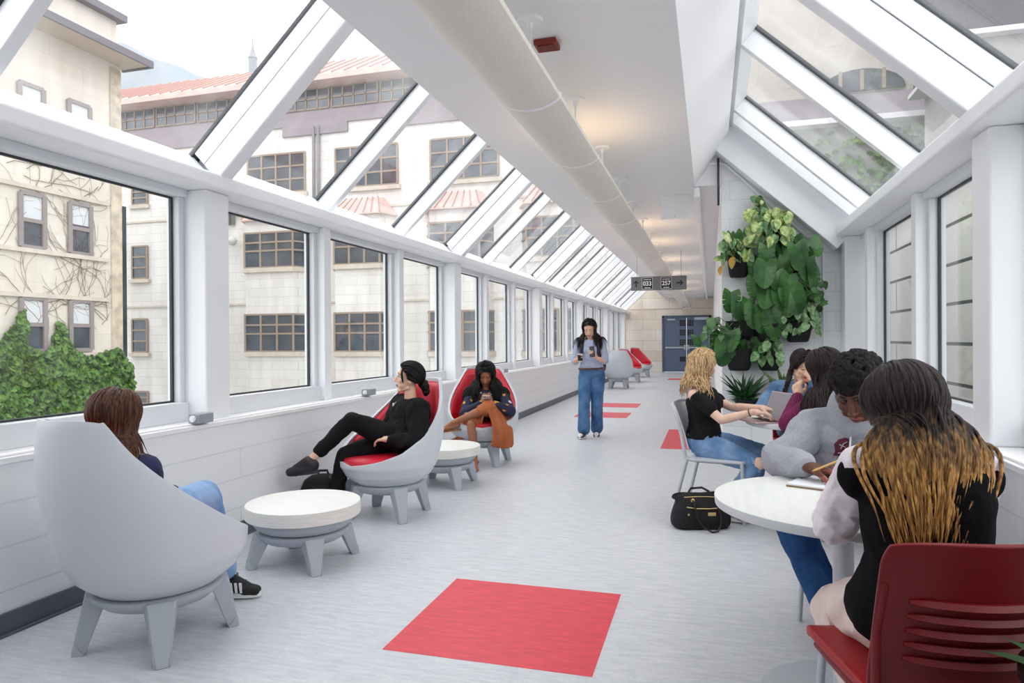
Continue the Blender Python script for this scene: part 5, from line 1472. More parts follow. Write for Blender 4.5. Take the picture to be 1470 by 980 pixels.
# short black hair pulled back to a low bun, fringe locks at the temple
back = f.hp(0,-.11,-.035)
f.hair(H_BLACK, [(q, (-q[0]*.3, -.95, .1-q[2]*.2)) for q, _ in scalp_roots(300, 21, front_limit=.62)], .20, 21, .006, 14, flow=lambda p, t: (back-p).normalized()*.45, hug=.9, grav=.05, jitter=.04, lenvar=.2)
bb = Blob(); bb.ell(f.hp(0,-.128,-.045), (.034,.038,.044)); bb.ell(f.hp(0,-.142,-.085), (.026,.026,.040)); f.cloth('hair_bun', bb, H_BLACK, .005, 2, (.01, 30, 4))
f.hair(H_BLACK, [((t*.78,.52+.02*i,.30+.05*i), (t*.35,.25-.05*i,-.5)) for t in (1,-1) for i in range(8)], .14, 22, .0045, 12, cap=False, hug=.6, grav=.3, face_w=.04, name='fringe_lock', jitter=.08)

# ------------------------------------------------------------------ person in the rust skirt reading a phone
fC = unit((.30,-.95,0)); lC = V3(-fC.y, fC.x, 0)
f = Figure('person', 'person in rust skirt with crossed legs, reading a phone in a red lounge chair', (-2.38, 7.10, .47), .95)
pel = V3(-2.36, 7.12, .56); hcC = at(697, 537, 6.99)
f.pose(pel, hcC+V3(-.01,.05,-.165), lC, lC, bend=-.02, shw=.165)
f.head(hcC, fC*.8+V3(.0,0,-.58), (0,0,1), 1.0)
hd = at(699, 577, 6.80)
f.arms(hd+lC*.055+V3(0,0,-.01), hd-lC*.055+V3(0,0,-.01), lC*.9+V3(0,.3,-.6), -lC*.9+V3(0,.3,-.6))
f.legs(at(652, 606, 6.66), V3(-2.33, 6.66, .075), V3(.2,-.6,.8), fC+V3(-.25,0,.3))
f.knL, f.anL = ik(f.hipL, at(652, 606, 6.70), .43*f.k, .41*f.k, V3(.75,-.7,.40))
f.add_body()
tdL = unit((-.9,-.35,-.12)); tdR = unit((.25,-.95,0))
f.foot(f.anL, tdL); f.foot(f.anR, tdR)
f.hand(f.wrL, -lC*.7+V3(0,-.2,.5), -fC*.9, V3(0,0,1)-lC*.2, (.5,.55,.6,.65,.3)); f.hand(f.wrR, lC*.7+V3(0,-.2,.5), -fC*.9, V3(0,0,1)+lC*.2, (.5,.55,.6,.65,.3))
f.finish_body(SK_TAN, LIP_T, .0045, 3, 'down', BROW, smile=.003)
def print_mat():
    m = bpy.data.materials.new('navy_floral_print'); m.use_nodes = True; nt = m.node_tree; N = nt.nodes; L = nt.links; p = N['Principled BSDF']; p.inputs['Roughness'].default_value = .8
    tc = N.new('ShaderNodeTexCoord'); vo = N.new('ShaderNodeTexVoronoi'); vo.inputs['Scale'].default_value = 13; L.new(tc.outputs['Object'], vo.inputs['Vector'])
    nz = N.new('ShaderNodeTexNoise'); nz.inputs['Scale'].default_value = 22; L.new(tc.outputs['Object'], nz.inputs['Vector'])
    ad = N.new('ShaderNodeMath'); ad.operation = 'MULTIPLY_ADD'; ad.inputs[1].default_value = .55; L.new(nz.outputs['Fac'], ad.inputs[0]); L.new(vo.outputs['Distance'], ad.inputs[2])
    st = N.new('ShaderNodeMath'); st.operation = 'LESS_THAN'; st.inputs[1].default_value = .53; L.new(ad.outputs[0], st.inputs[0])
    cr = N.new('ShaderNodeValToRGB'); cr.color_ramp.interpolation = 'CONSTANT'; e = cr.color_ramp.elements; e[0].position = 0; e[0].color = (*lin((216,156,52)), 1); e[1].position = .45; e[1].color = (*lin((206,204,210)), 1); x = e.new(.62); x.color = (*lin((30,32,62)), 1)
    sp = N.new('ShaderNodeSeparateColor'); L.new(vo.outputs['Color'], sp.inputs[0]); L.new(sp.outputs[0], cr.inputs['Fac'])
    mx = N.new('ShaderNodeMix'); mx.data_type = 'RGBA'; mx.inputs['A'].default_value = (*lin((30,32,62)), 1); L.new(st.outputs[0], mx.inputs['Factor']); L.new(cr.outputs['Color'], mx.inputs['B']); L.new(mx.outputs['Result'], p.inputs['Base Color'])
    return m
sweater(f, 'printed_blouse', print_mat(), .014, t0=.0, up=.066, el=.060, wr_r=.036, wr=(.010, 9, 3))
# draped skirt: a sheet falling from the lap over both thighs and the chair edge
M_RUST_F = M('rust_fabric', (176,98,56), .85, rgb2=(160,84,46), vscale=8, bump=.2, bscale=120)
pb = Blob(); f.torso(pb, -.12, .15, .016, 1.03, 1.08); k = f.k
pb.chain([f.hipL, f.hipL.lerp(f.knL, .6), f.knL, f.knL.lerp(f.anL, .16)], [.105, .092, .076, .064]); pb.chain([f.hipR, f.hipR.lerp(f.knR, .75)], [.11, .10])
sk_ = f.cloth('skirt', pb, M_RUST_F, .006, 4, (.014, 9, 5))
sb = B(); top = [f.hipL+lC*.10+V3(0,0,.04), f.hipL.lerp(f.knL,.4)+lC*.085+V3(0,0,.055), f.knL+lC*.055+V3(0,0,.06), f.knL-lC*.03+fC*.05+V3(0,0,.05)]
bot = [f.hipL+lC*.20+V3(0,.02,-.20), at(735, 642, 6.86), at(722, 644, 6.74), at(703, 640, 6.62)]
def fs(u, v):
    x = u*3; i = min(2, int(x)); t = x-i
    a = top[i].lerp(top[i+1], t); b_ = bot[i].lerp(bot[i+1], t); bulge = math.sin(PI*v)*.05
    p = a.lerp(b_, v**.92); dr = (fC*.5+lC*.8).normalized()
    return p+dr*(bulge+.016*math.sin(u*26+1)*v)
sb.grid(fs, 60, 24); o = f.piece('skirt_drape', sb, M_RUST_F, solid=.006)
sb = B(); t2 = [f.knL-lC*.03+fC*.03+V3(0,0,-.02), f.knL.lerp(f.anL,.3)+V3(0,.06,-.03), f.knL.lerp(f.anL,.55)+V3(0,.10,-.06)]
b2 = [at(690, 620, 6.78), at(668, 630, 6.80), at(650, 632, 6.86)]
def fs2(u, v):
    x = u*2; i = min(1, int(x)); t = x-i
    p = t2[i].lerp(t2[i+1], t).lerp(b2[i].lerp(b2[i+1], t), v); return p+fC*(.012*math.sin(u*20)*v)
sb.grid(fs2, 36, 16); f.piece('skirt_drape', sb, M_RUST_F, solid=.006)
for an, td in ((f.anL, tdL), (f.anR, tdR)):
    d = unit(td); up = V3(0,0,1); up = (up-d*up.dot(d)).normalized(); sd = d.cross(up); b = B(); rings = []
    for q in (0, .014): rings.append([an+d*(.055+.126*math.cos(a))*k+sd*(.042*math.sin(a))*k-up*(.092*k-q) for a in [2*PI*i/24 for i in range(24)]])
    b.loft(rings, True, True, True); so = f.piece('sandal', b, M('tan_sandal', (150,92,56), .6))
    s2 = B(); 
    for q, h in ((.09, .040), (0.0, -.004)):
        c = an+d*q-up*h; s2.tube([c+sd*.036*math.cos(a)-up*.02+up*.036*math.sin(a) if q else c+sd*.036*math.cos(a)+d*.038*math.sin(a) for a in ([PI*i/10 for i in range(11)] if q else [2*PI*i/16 for i in range(17)])], .006, 6)
    o = s2.obj('sandal_strap', M('tan_sandal', (150,92,56), .6), so)
f.hair(H_BLACK, scalp_roots(560, 31, part=-.05, front_limit=.5), .52, 31, .0062, 26, wave=.014, wfreq=13, jitter=.16, lift=.014)
phone('pale phone held by the person in the rust skirt', hd+V3(0,-.01,.045)+fC*.035, fC*.9+V3(0,0,.45), V3(0,0,.9)-fC*.4, .07, .14, (206,196,192))

# ------------------------------------------------------------------ blonde person typing
fD = unit((.98,-.14,0)); lD = V3(-fD.y, fD.x, 0)
f = Figure('person', 'blonde person in black off-shoulder top and ripped jeans typing on the laptop', (.02, 5.42, .452), .95)
pel = V3(-.055, 5.42, .545); hcD = at(1008, 527, 5.42)
f.pose(pel, V3(-.105, 5.42, .965), lD, lD, bend=-.035, shw=.165)
f.head(hcD, (.70,.38,-.62), (0.1,0,1), 1.0)
f.arms(at(1084, 594, 5.20), at(1078, 591, 5.10), lD*.2+V3(-.1,.2,-.9), lD*-.2+V3(.1,-.1,-.95))
f.elL, f.wrL = ik(f.shL, at(1092, 585, 5.36), .285*f.k, .245*f.k, V3(.1,.3,-.9)); f.elR, f.wrR = ik(f.shR, at(1082, 591, 5.14), .285*f.k, .245*f.k, V3(.1,-.2,-.95))
f.legs(V3(.30,5.62,.09), V3(.10,5.24,.10), fD+V3(0,.1,.5), fD+V3(0,-.05,.7))
f.add_body(thin=.97)
f.foot(f.anL, fD); f.foot(f.anR, fD+V3(0,-.1,0))
f.hand(f.wrL, (.95,-.25,-.12), (0,0,-1), (.2,-1,.1), (.35,.35,.4,.4,.15)); f.hand(f.wrR, (.95,.25,-.12), (0,0,-1), (.1,1,.1), (.35,.35,.4,.4,.15))
f.finish_body(SK_FAIR, LIP1, .004, 3, 'down', BROW_B)
M_BT = M('black_jersey', (20,20,23), .85, bump=.2, bscale=120, spec=.25)
tb = Blob(); f.torso(tb, .10, .86, .008, 1.05, 1.1)
for t in (1,-1):
    sd, fw, tg = f.frame(.64); tb.ell(f.spine(.64)+sd*.066*t+fw*.080, (.066,.058,.062), (sd, fw, tg))
for sh, el in ((f.shL, f.elL), (f.shR, f.elR)):
    tb.chain([sh.lerp(el,.16), sh.lerp(el,.58)], [.058, .052]); tb.cap(f.spine(.80), sh.lerp(el,.2), .075, .055)
f.cloth('off_shoulder_top', tb, M_BT, .0055, 3, (.010, 12, 6))
pj = pants(f, 'jeans', denim('washed_denim', (140,172,208), (96,132,174)), .010, lo=.10, rk=.068, ra=.055, wr=(.010, 12, 7))
kb = Blob(); kd = (f.knR-f.hipR).normalized(); kb.ell(f.knR+kd*.012+V3(.008,-.030,.012), (.050,.040,.046)); f.cloth('bare_knee', kb, SK_FAIR, .005, 2)
fr = B()
for i in range(14):
    a = f.knR+kd*.012+V3(-.03+.004*i,-.068+.002*i,.05-.007*i); fr.tube([a, a+V3(-.012,-.006,-.012*((i%3)-1)-.006)], .0018, 5)
f.piece('frayed_thread', fr, M('pale_thread', (214,222,232), .8))
for an, td in ((f.anL, fD), (f.anR, fD+V3(0,-.1,0))): sneaker(f, an, td, M('taupe_shoe', (150,140,132), .7), WHITE_R)
wb = B(); d = (f.wrR-f.elR).normalized(); c = f.wrR-d*.03; u = d.cross(V3(0,0,1)).normalized(); v = u.cross(d)
wb.tube([c+u*.027*math.cos(a)+v*.027*math.sin(a) for a in [2*PI*i/20 for i in range(21)]], .0032, 6); f.piece('bracelet', wb, M('black_bracelet', (24,22,22), .5))
f.hair(H_BLONDE, scalp_roots(430, 41, part=.1, front_limit=.5), .33, 41, .0070, 24, wave=.014, wfreq=16, jitter=.16, lift=.010, face_w=.034)

# ------------------------------------------------------------------ person in denim jacket with braids
fE = unit((-.10,-.98,0)); lE = V3(-fE.y, fE.x, 0)
f = Figure('person', 'person with two dark braids in a blue denim jacket behind the laptop table', (.74, 6.10, .452), .95)
pel = V3(.72, 6.10, .545); hcE = at(1152, 525, 5.92)
f.pose(pel, V3(.70, 6.02, .965), lE, lE, bend=-.02, shw=.175)
f.head(hcE, (.28,-.82,-.45), (.16,0,1), 1.0)
f.arms(hcE+V3(.07,-.08,-.13), V3(.50, 5.72, .775), V3(.5,-.5,-.7), V3(-.6,.1,-.5))
f.legs(V3(.95,5.75,.09), V3(.62,5.68,.09), fE+V3(0,0,.5), fE+V3(0,0,.5))
f.add_body()
f.foot(f.anL, fE); f.foot(f.anR, fE)
f.hand(f.wrL, V3(-.35,.15,.9), V3(-.3,.9,0), V3(-.9,-.1,-.3), (.7,.75,.8,.85,.4)); f.hand(f.wrR, V3(.8,-.5,-.1), (0,0,-1), V3(.4,.8,0), (.3,.3,.35,.35,.2))
f.finish_body(SK_LIGHT, LIP1, .0042, 3, 'down', BROW, smile=.004)
sweater(f, 'denim_jacket', denim('jacket_denim', (112,146,180), (74,106,142)), .024, up=.076, el=.066, wr_r=.046, wr=(.014, 9, 8), wide=1.1)
cb = B()
for t in (1,-1):
    sd, fw, tg = f.frame(.95); c = f.spine(.95)
    cb.loft([[c+sd*.075*t-fw*.02+tg*.055, c+sd*.085*t+fw*.04+tg*.03, c+sd*.04*t+fw*.13-tg*.05], [c+sd*.11*t-fw*.02+tg*.01, c+sd*.13*t+fw*.05-tg*.005, c+sd*.10*t+fw*.13-tg*.06]], False, False, True)
f.piece('jacket_collar', cb, denim('collar_denim', (120,156,196), (84,122,166)), solid=.007)
vb = Blob(); f.torso(vb, .5, .96, .026, .62, 1.12); f.cloth('dark_shirt', vb, M('charcoal_shirt', (46,48,54), .85), .006, 3)
pants(f, 'trousers', M('dark_trousers', (32,34,42), .85), .010, lo=.1)
for an in (f.anL, f.anR): sneaker(f, an, fE, M('taupe_shoe', (150,140,132), .7), WHITE_R)
f.hair(H_DARKB, [(q, ((1 if q[0] > 0 else -1)*.8, -.25, -.2)) for q, _ in scalp_roots(320, 51, front_limit=.6)], .17, 51, .0058, 14, hug=.9, grav=.12, jitter=.03, lenvar=.1)
for t in (1,-1):
    pts = [f.hp(t*.070,-.015,-.055), f.hp(t*.078,.018,-.11)+V3(0,-.01,0), f.hp(t*.085,.03,-.16)+V3(0,-.035,0), f.hp(t*.085,.04,-.24)+V3(0,-.03,0), f.hp(t*.082,.04,-.32)+V3(0,-.02,0), f.hp(t*.08,.045,-.38)+V3(0,-.015,0)]
    bb = Blob(); n = 26
    for i in range(n):
        x = i/(n-1)*(len(pts)-1); j = min(len(pts)-2, int(x)); p = pts[j].lerp(pts[j+1], x-j); r = .021*(1-.45*i/n)
        for s_ in (-1, 1):
            if (i+s_) % 2 == 0 or True: bb.ell(p+f.hL*s_*.008*(1 if i % 2 else -.4), (r*.8, r*.75, r*.7), n=12, m=8)
    f.cloth('braid', bb, H_DARKB, .004, 1, (.006, 60, 3))

# ------------------------------------------------------------------ person in magenta sweater, back to the camera
fM = unit((-.42,.90,0)); lM = V3(-fM.y, fM.x, 0)
f = Figure('person', 'person in ribbed magenta sweater with long dark hair leaning on the laptop table', (.93, 4.86, .452), .95)
pel = V3(.94, 4.84, .545); hcM = at(1184, 530, 4.98)
f.pose(pel, V3(.80, 4.93, .975), lM, lM, bend=.03, shw=.17)
f.head(hcM, (-.55,.75,-.35), (-.12,0,1), 1.0)
f.arms(hcM+V3(-.10,.06,-.10), V3(.72, 5.38, .78), V3(-.3,-.3,-.9), V3(.6,.2,-.7))
f.elL, f.wrL = ik(f.shL, V3(.58, 5.10, .93), .285*f.k, .245*f.k, V3(-.4,-.5,-.8))
f.legs(V3(.76,5.30,.09), V3(.95,5.32,.09), fM+V3(0,0,.5), fM+V3(0,0,.5))
f.add_body()
f.foot(f.anL, fM); f.foot(f.anR, fM)
f.hand(f.wrL, V3(-.1,.3,.9), V3(.3,.5,0), V3(.5,-.5,.2), (.7,.75,.8,.8,.4)); f.hand(f.wrR, V3(-.6,.7,-.1), (0,0,-1), V3(-.7,-.5,0), (.3,.3,.35,.35,.2))
f.finish_body(SK_LIGHT, LIP1, .005, 3, 'down', BROW)
def rib_mat():
    m = M('magenta_rib_knit', (136,52,96), .9, spec=.2); nt = m.node_tree; N = nt.nodes; L = nt.links; p = N['Principled BSDF']; tc = N.new('ShaderNodeTexCoord'); wv = N.new('ShaderNodeTexWave')
    wv.inputs['Scale'].default_value = 26; wv.inputs['Distortion'].default_value = 1.0; wv.bands_direction = 'X'; mp = N.new('ShaderNodeMapping'); mp.inputs['Rotation'].default_value = (0,0,.4); L.new(tc.outputs['Object'], mp.inputs[0]); L.new(mp.outputs[0], wv.inputs['Vector'])
    b = N.new('ShaderNodeBump'); b.inputs['Strength'].default_value = .9; b.inputs['Distance'].default_value = .01; L.new(wv.outputs['Fac'], b.inputs['Height']); L.new(b.outputs['Normal'], p.inputs['Normal']); return m
sweater(f, 'ribbed_sweater', rib_mat(), .018, up=.072, el=.062, wr_r=.04, wr=(.010, 8, 9))
pants(f, 'black_trousers', M('black_jean', (17,17,20), .85), .010, lo=.1)
for an in (f.anL, f.anR): sneaker(f, an, fM, M('black_plum_sneaker', (34,28,36), .6), WHITE_R)
f.hair(H_DARKB, scalp_roots(620, 61, front_limit=.5), .56, 61, .0072, 26, wave=.006, jitter=.11, lift=.016, flow=lambda p, t: V3(.03,-.05,0) if t > .3 else V3(0,0,0))

# ------------------------------------------------------------------ person in grey hoodie writing
fH = unit((-.22,-.97,0)); lH = V3(-fH.y, fH.x, 0)
f = Figure('person', 'person with short curly black hair in a grey hoodie writing at the near table', (.66, 3.56, .452), 1.03)
pel = V3(.68, 3.62, .56); hcH = at(1233, 563, 3.30)
f.pose(pel, hcH+V3(.035,.105,-.125), lH+V3(0,0,.03), lH, bend=-.03, shw=.185)
f.head(hcH, (-.42,-.72,-.52), (-.10,-.1,1), 1.08)
hR = at(1180, 668, 3.02); hL_ = at(1206, 670, 3.03)
f.arms(hL_+V3(.06,.02,.01), hR+V3(-.07,.03,.012), lH*.7+V3(.3,-.1,-.7), -lH*.8+V3(-.4,.0,-.6))
f.elR, f.wrR = ik(f.shR, at(1160, 670, 3.05), .285*f.k, .245*f.k, V3(-.75,.1,-.35)); f.elL, f.wrL = ik(f.shL, at(1226, 672, 3.06), .285*f.k, .245*f.k, V3(.9,-.1,-.4))
f.legs(V3(.80,3.15,.09), at(1200,893,3.18), fH+V3(.1,0,.5), V3(-.75,-.75,.3))
f.add_body()
f.foot(f.anL, fH); f.foot(f.anR, fH)
f.hand(f.wrR, (.90,-.25,-.18), (.1,-.35,-.9), (.25,-.9,.2), (.45,.5,.55,.6,.25), size=1.05); f.hand(f.wrL, (-.92,-.28,-.12), (-.2,.2,-.9), (-.3,-.85,.3), (.6,.65,.7,.7,.35), size=1.05)
f.finish_body(SK_DARK, LIP_D, .0036, 3, 'down', M('brow_black', (24,18,16), .8))
M_HOOD = M('grey_marl_fleece', (168,170,178), .95, rgb2=(156,158,167), vscale=120, bump=.25, bscale=220, spec=.15, detail=3)
tb = Blob(); f.torso(tb, -.02, .97, .035, 1.10, 1.18); k = f.k
for sh, el, wr_ in ((f.shL, f.elL, f.wrL), (f.shR, f.elR, f.wrR)):
    q = el.lerp(wr_, .86); tb.cap(f.neck-V3(0,0,.04), sh+V3(0,0,.012), .075, .082*k); tb.chain([sh+V3(0,0,.01), sh.lerp(el,.5), el], [.084*k, .076*k, .066*k]); tb.chain([el, el.lerp(q,.55), q], [.066*k, .058*k, .046*k])
hood = f.cloth('hoodie', tb, M_HOOD, .006, 4, (.026, 6.5, 4))
# hood lying around the neck, cuffs, drawstrings
hb_ = B(); rings = []
nc = f.neck+(f.hc-f.neck)*.18
sd, fw, tg = f.frame(.98)
for r_, h, off in ((.092,.070,.0),(.110,.074,0),(.132,.036,.0),(.144,-.014,.0),(.134,-.06,0),(.10,-.085,0)):
    rings.append([nc+sd*r_*math.cos(a)*1.02+fw*(r_*1.05*math.sin(a)-.012)+tg*(h-.040*math.sin(a)+(.03 if h > 0 else 0)*max(0,-math.sin(a))) for a in [2*PI*i/40 for i in range(40)]])
hb_.loft(rings, True, False, True); o = f.piece('hood', hb_, M_HOOD, solid=.012)
for el, wr_ in ((f.elL, f.wrL), (f.elR, f.wrR)):
    d = (wr_-el).normalized(); c = el.lerp(wr_, .9); u = d.cross(V3(0,0,1)).normalized(); v = u.cross(d)
    f.piece('cuff', B().loft([[c+d*q+u*r_*math.cos(a)+v*r_*math.sin(a) for a in [2*PI*i/28 for i in range(28)]] for q, r_ in ((-.035,.046*k),(-.03,.049*k),(.012,.043*k),(.016,.038*k))]), M('grey_rib_cuff', (158,160,168), .95, bump=.4, bscale=90))
from mathutils.bvhtree import BVHTree
def drape_on(target, figure, pts2, c0, sd, up_, fw, off):
    mw = Matrix.Translation(figure.root.location + target.location); me = target.data
    bvh = BVHTree.FromPolygons([mw @ v.co for v in me.vertices], [tuple(p.vertices) for p in me.polygons])
    out = []
    for x, y in pts2:
        o_ = c0+sd*x+up_*y+fw*.5; hit = bvh.ray_cast(o_, -fw, 2)
        out.append((hit[0]+fw*off) if hit[0] else c0+sd*x+up_*y)
    return out
bpy.context.view_layer.update()
sd, fw, tg = f.frame(.72); c0 = f.spine(.74)
im = -sd   # towards the picture's right when looking at the chest
dl = B()
for s_, L in ((-.045,.16),(.050,.19)):
    pp = drape_on(hood, f, [(s_*(1-.2*t), .12-(L)*t) for t in [i/10 for i in range(11)]], c0, sd, tg, fw, .006); dl.tube(pp, .0042, 6)
f.piece('drawstring', dl, M('pale_cord', (196,198,204), .8))
# maroon crest on the chest: galloping horse head shape cut by flowing pale lines
M_MAR = M('maroon_print', (96,30,56), .85)
def patch(poly, thick):
    b = B(); xs = [p[0] for p in poly]; ys = [p[1] for p in poly]; 
    pts = drape_on(hood, f, poly, c0, sd, tg, fw, thick); vs = [b.bm.verts.new(p) for p in pts]; b.bm.faces.new(vs); bmesh.ops.triangulate(b.bm, faces=b.bm.faces[:])
    bmesh.ops.subdivide_edges(b.bm, edges=b.bm.edges[:], cuts=3, use_grid_fill=True)
    mw = Matrix.Translation(f.root.location + hood.location); me = hood.data; bvh = BVHTree.FromPolygons([mw @ v.co for v in me.vertices], [tuple(p.vertices) for p in me.polygons])
    for v in b.bm.verts:
        h = bvh.ray_cast(v.co+fw*.3, -fw, 2)
        if h[0]: v.co = h[0]+fw*thick
    return b
lg = [(-.085,.052),(-.055,.045),(-.020,.050),(.010,.044),(.045,.052),(.070,.040),(.088,.018),(.082,-.012),(.090,-.035),(.066,-.030),(.058,-.048),(.035,-.034),(.010,-.044),(-.012,-.026),(-.034,-.030),(-.046,-.012),(-.072,-.004),(-.058,.010),(-.090,.022),(-.066,.030)]
ox = -.020
crest = f.piece('chest_crest', patch([(-(x)+ox, y+.03) for x, y in lg], .004), M_MAR, recalc=False)
dl = B()
for pl in ([(-.05,.034),(-.02,.02),(.01,.03),(.04,.016),(.066,.022)], [(-.03,-.004),(0,-.014),(.02,.002),(.05,-.008),(.07,-.016)], [(.03,.04),(.05,.028),(.06,.006)], [(-.01,-.03),(.02,-.024),(.04,-.03)]):
    dl.tube(drape_on(hood, f, [(-(x)+ox, y+.03) for x, y in pl], c0, sd, tg, fw, .0055), .0022, 5)
o = dl.obj('crest_line', M('crest_pale', (196,186,192), .85), crest)
pants(f, 'jeans', denim('dark_denim', (44,84,134), (26,58,102)), .014, lo=.10, rk=.080, ra=.066, thigh=.105)
for an in (f.anL, f.anR): sneaker(f, an, fH, M('navy_canvas', (42,44,64), .7), WHITE_R)
# tight curls: a dense crop of small coils over the scalp
cb = Blob(); kk = f.hs
cb.ell(f.hp(0,-.016,.044), (.083*kk,.100*kk,.092*kk), (f.hL, f.hF, f.hU)); rnd = random.Random(71)
for i in range(620):
    th = math.acos(rnd.uniform(-.35, 1)); a = rnd.uniform(-PI, PI); q = (math.sin(th)*math.sin(a), math.sin(th)*math.cos(a), math.cos(th))
    if q[1] > .45 and q[2] < .42: continue
    if abs(q[0]) > .6 and q[2] < -.05 and q[1] > -.2: continue
    h = rnd.uniform(1.0, 1.10); c = f.hp(q[0]*.086*h, q[1]*.103*h-.016, q[2]*.098*h+.044); cb.sphere(c, rnd.uniform(.010,.015), 8, 6)
me = cb.mesh('hair', .0045, 1); wrinkle(me, .008, 70, 2); co = mverts(me); C = np.array(f.hc); ax = np.array([f.hL, f.hF, f.hU])
link_mesh('hair', me, hair_mat('tight_black_curls', (34,28,28), (12,10,10), .6), f.root)
pcl = B(); a = hR+V3(-.045,-.055,-.015); b_ = hR+V3(.062,-.02,.028); d = (b_-a).normalized()
pn = thing('pencil', 'yellow wooden pencil held by the person in the grey hoodie', 'pencil', a)
B().tube([V3(0,0,0), d*.012, d*.13], [.0008,.0042,.0042], 8).obj('pencil_shaft', M('pencil_wood', (206,160,98), .5), pn)
B().tube([d*.130, d*.142], .0044, 8).obj('ferrule', M_STEEL, pn)

# ------------------------------------------------------------------ person in black vest with two-tone hair, back to the camera
fV = unit((-.16,.98,0)); lV = V3(-fV.y, fV.x, 0)
f = Figure('person', 'person with dark-to-honey hair and black vest seated on the nearest red chair', (.57, 2.13, .452), .97)
pel = V3(.565, 2.12, .56); hcV = at(1300, 590, 2.16)
f.pose(pel, V3(.548, 2.13, 1.028), lV, lV+V3(0,.1,0), bend=.02, shw=.150)
f.head(hcV, (-.35,.72,-.50), (-.05,.1,1), 1.0)
f.arms(at(1214, 690, 2.42), V3(.66, 2.50, .78), V3(-.9,-.35,-.8), V3(.9,-.1,-.6))
f.elL, f.wrL = ik(f.shL, V3(.47, 2.49, .79), .285*f.k, .245*f.k, V3(-.075,.0,-.12)); f.elR, f.wrR = ik(f.shR, V3(.62, 2.50, .78), .285*f.k, .245*f.k, V3(.25,-.1,-.9))
f.legs(V3(.40,2.42,.09), V3(.68,2.48,.09), fV+V3(-.1,0,.5), fV+V3(.2,0,.5))
f.knL, f.anL = ik(f.hipL, V3(.52,2.26,.12), .42*f.k, .41*f.k, V3(-.30,1,.15))
f.add_body()
f.foot(f.anL, fV); f.foot(f.anR, fV)
f.hand(f.wrL, V3(-.1,.9,-.1), (.2,0,-1), V3(.9,.1,.1), (.4,.4,.45,.5,.2)); f.hand(f.wrR, V3(-.5,.8,-.1), (0,0,-1), V3(-.8,-.4,0), (.3,.3,.35,.35,.2))
f.finish_body(SK_FAIR, LIP1, .0045, 3, 'down', BROW)
sweater(f, 'white_shirt', M('crumpled_white_cotton', (232,222,228), .85, bump=.3, bscale=60, spec=.2), .008, up=.060, el=.062, wr_r=.046, wr=(.016, 14, 5), bust=False, wide=.98)
tb = Blob(); f.torso(tb, -.12, .96, .020, 1.0, 1.12, esc=lambda t: .020*max(0, min(1, (.32-t)/.2)))
for sh in (f.shL, f.shR): tb.cap(f.neck-V3(0,0,.055), f.neck.lerp(sh,.97)-V3(0,0,.028), .056, .069)
f.cloth('black_vest', tb, M('black_knit_vest', (14,14,17), .95, bump=.3, bscale=160, spec=.12), .006, 3, (.010, 7, 6))
pants(f, 'cream_trousers', M('cream_cotton', (226,208,200), .85, rgb2=(216,198,190), vscale=5, bump=.2, bscale=70), .016, lo=.1, rk=.082, ra=.075, thigh=.106, wr=(.022, 9, 3))
for an in (f.anL, f.anR): sneaker(f, an, fV, M('taupe_shoe', (150,140,132), .7), WHITE_R)
tgt = at(1335, 742, 1.93)
f.hair(H_OMBRE, scalp_roots(1700, 81, front_limit=.5), .43, 81, .0054, 26, wave=.010, wfreq=8, jitter=.09, lenvar=.35, flow=lambda p, t: V3((tgt.x-p.x)*.75, (tgt.y-p.y)*.8, 0)*min(1, t*2))
# ------------------------------------------------------------------ potted plants hung on the block wall
M_POT = M('black_felt_pot', (20,20,22), .8, bump=.2, bscale=90)
M_SOIL = M('dark_soil', (40,32,26), .95)
def leaf_mat(name, c1, c2, rough=.35, vs=6):
    m = M(name, c1, rough, rgb2=c2, vscale=vs, detail=3, spec=.5)
    return m
LM_MON = leaf_mat('monstera_leaf', (76,124,64), (34,76,36), .28, 5)
LM_VAR = leaf_mat('variegated_leaf', (206,214,150), (104,150,64), .4, 26)
LM_POTH = leaf_mat('silvery_leaf', (150,182,132), (70,116,66), .4, 30)
LM_DARK = leaf_mat('dark_spiky_leaf', (50,96,50), (24,56,28), .35, 8)
LM_SNAKE = leaf_mat('banded_leaf', (120,150,84), (34,62,36), .4, 40)
LM_YEL = leaf_mat('yellowed_leaf', (214,168,64), (170,140,60), .4, 8)
M_STEM = M('green_stem', (104,132,70), .5); M_BARK = M('woody_stem', (140,116,84), .8)
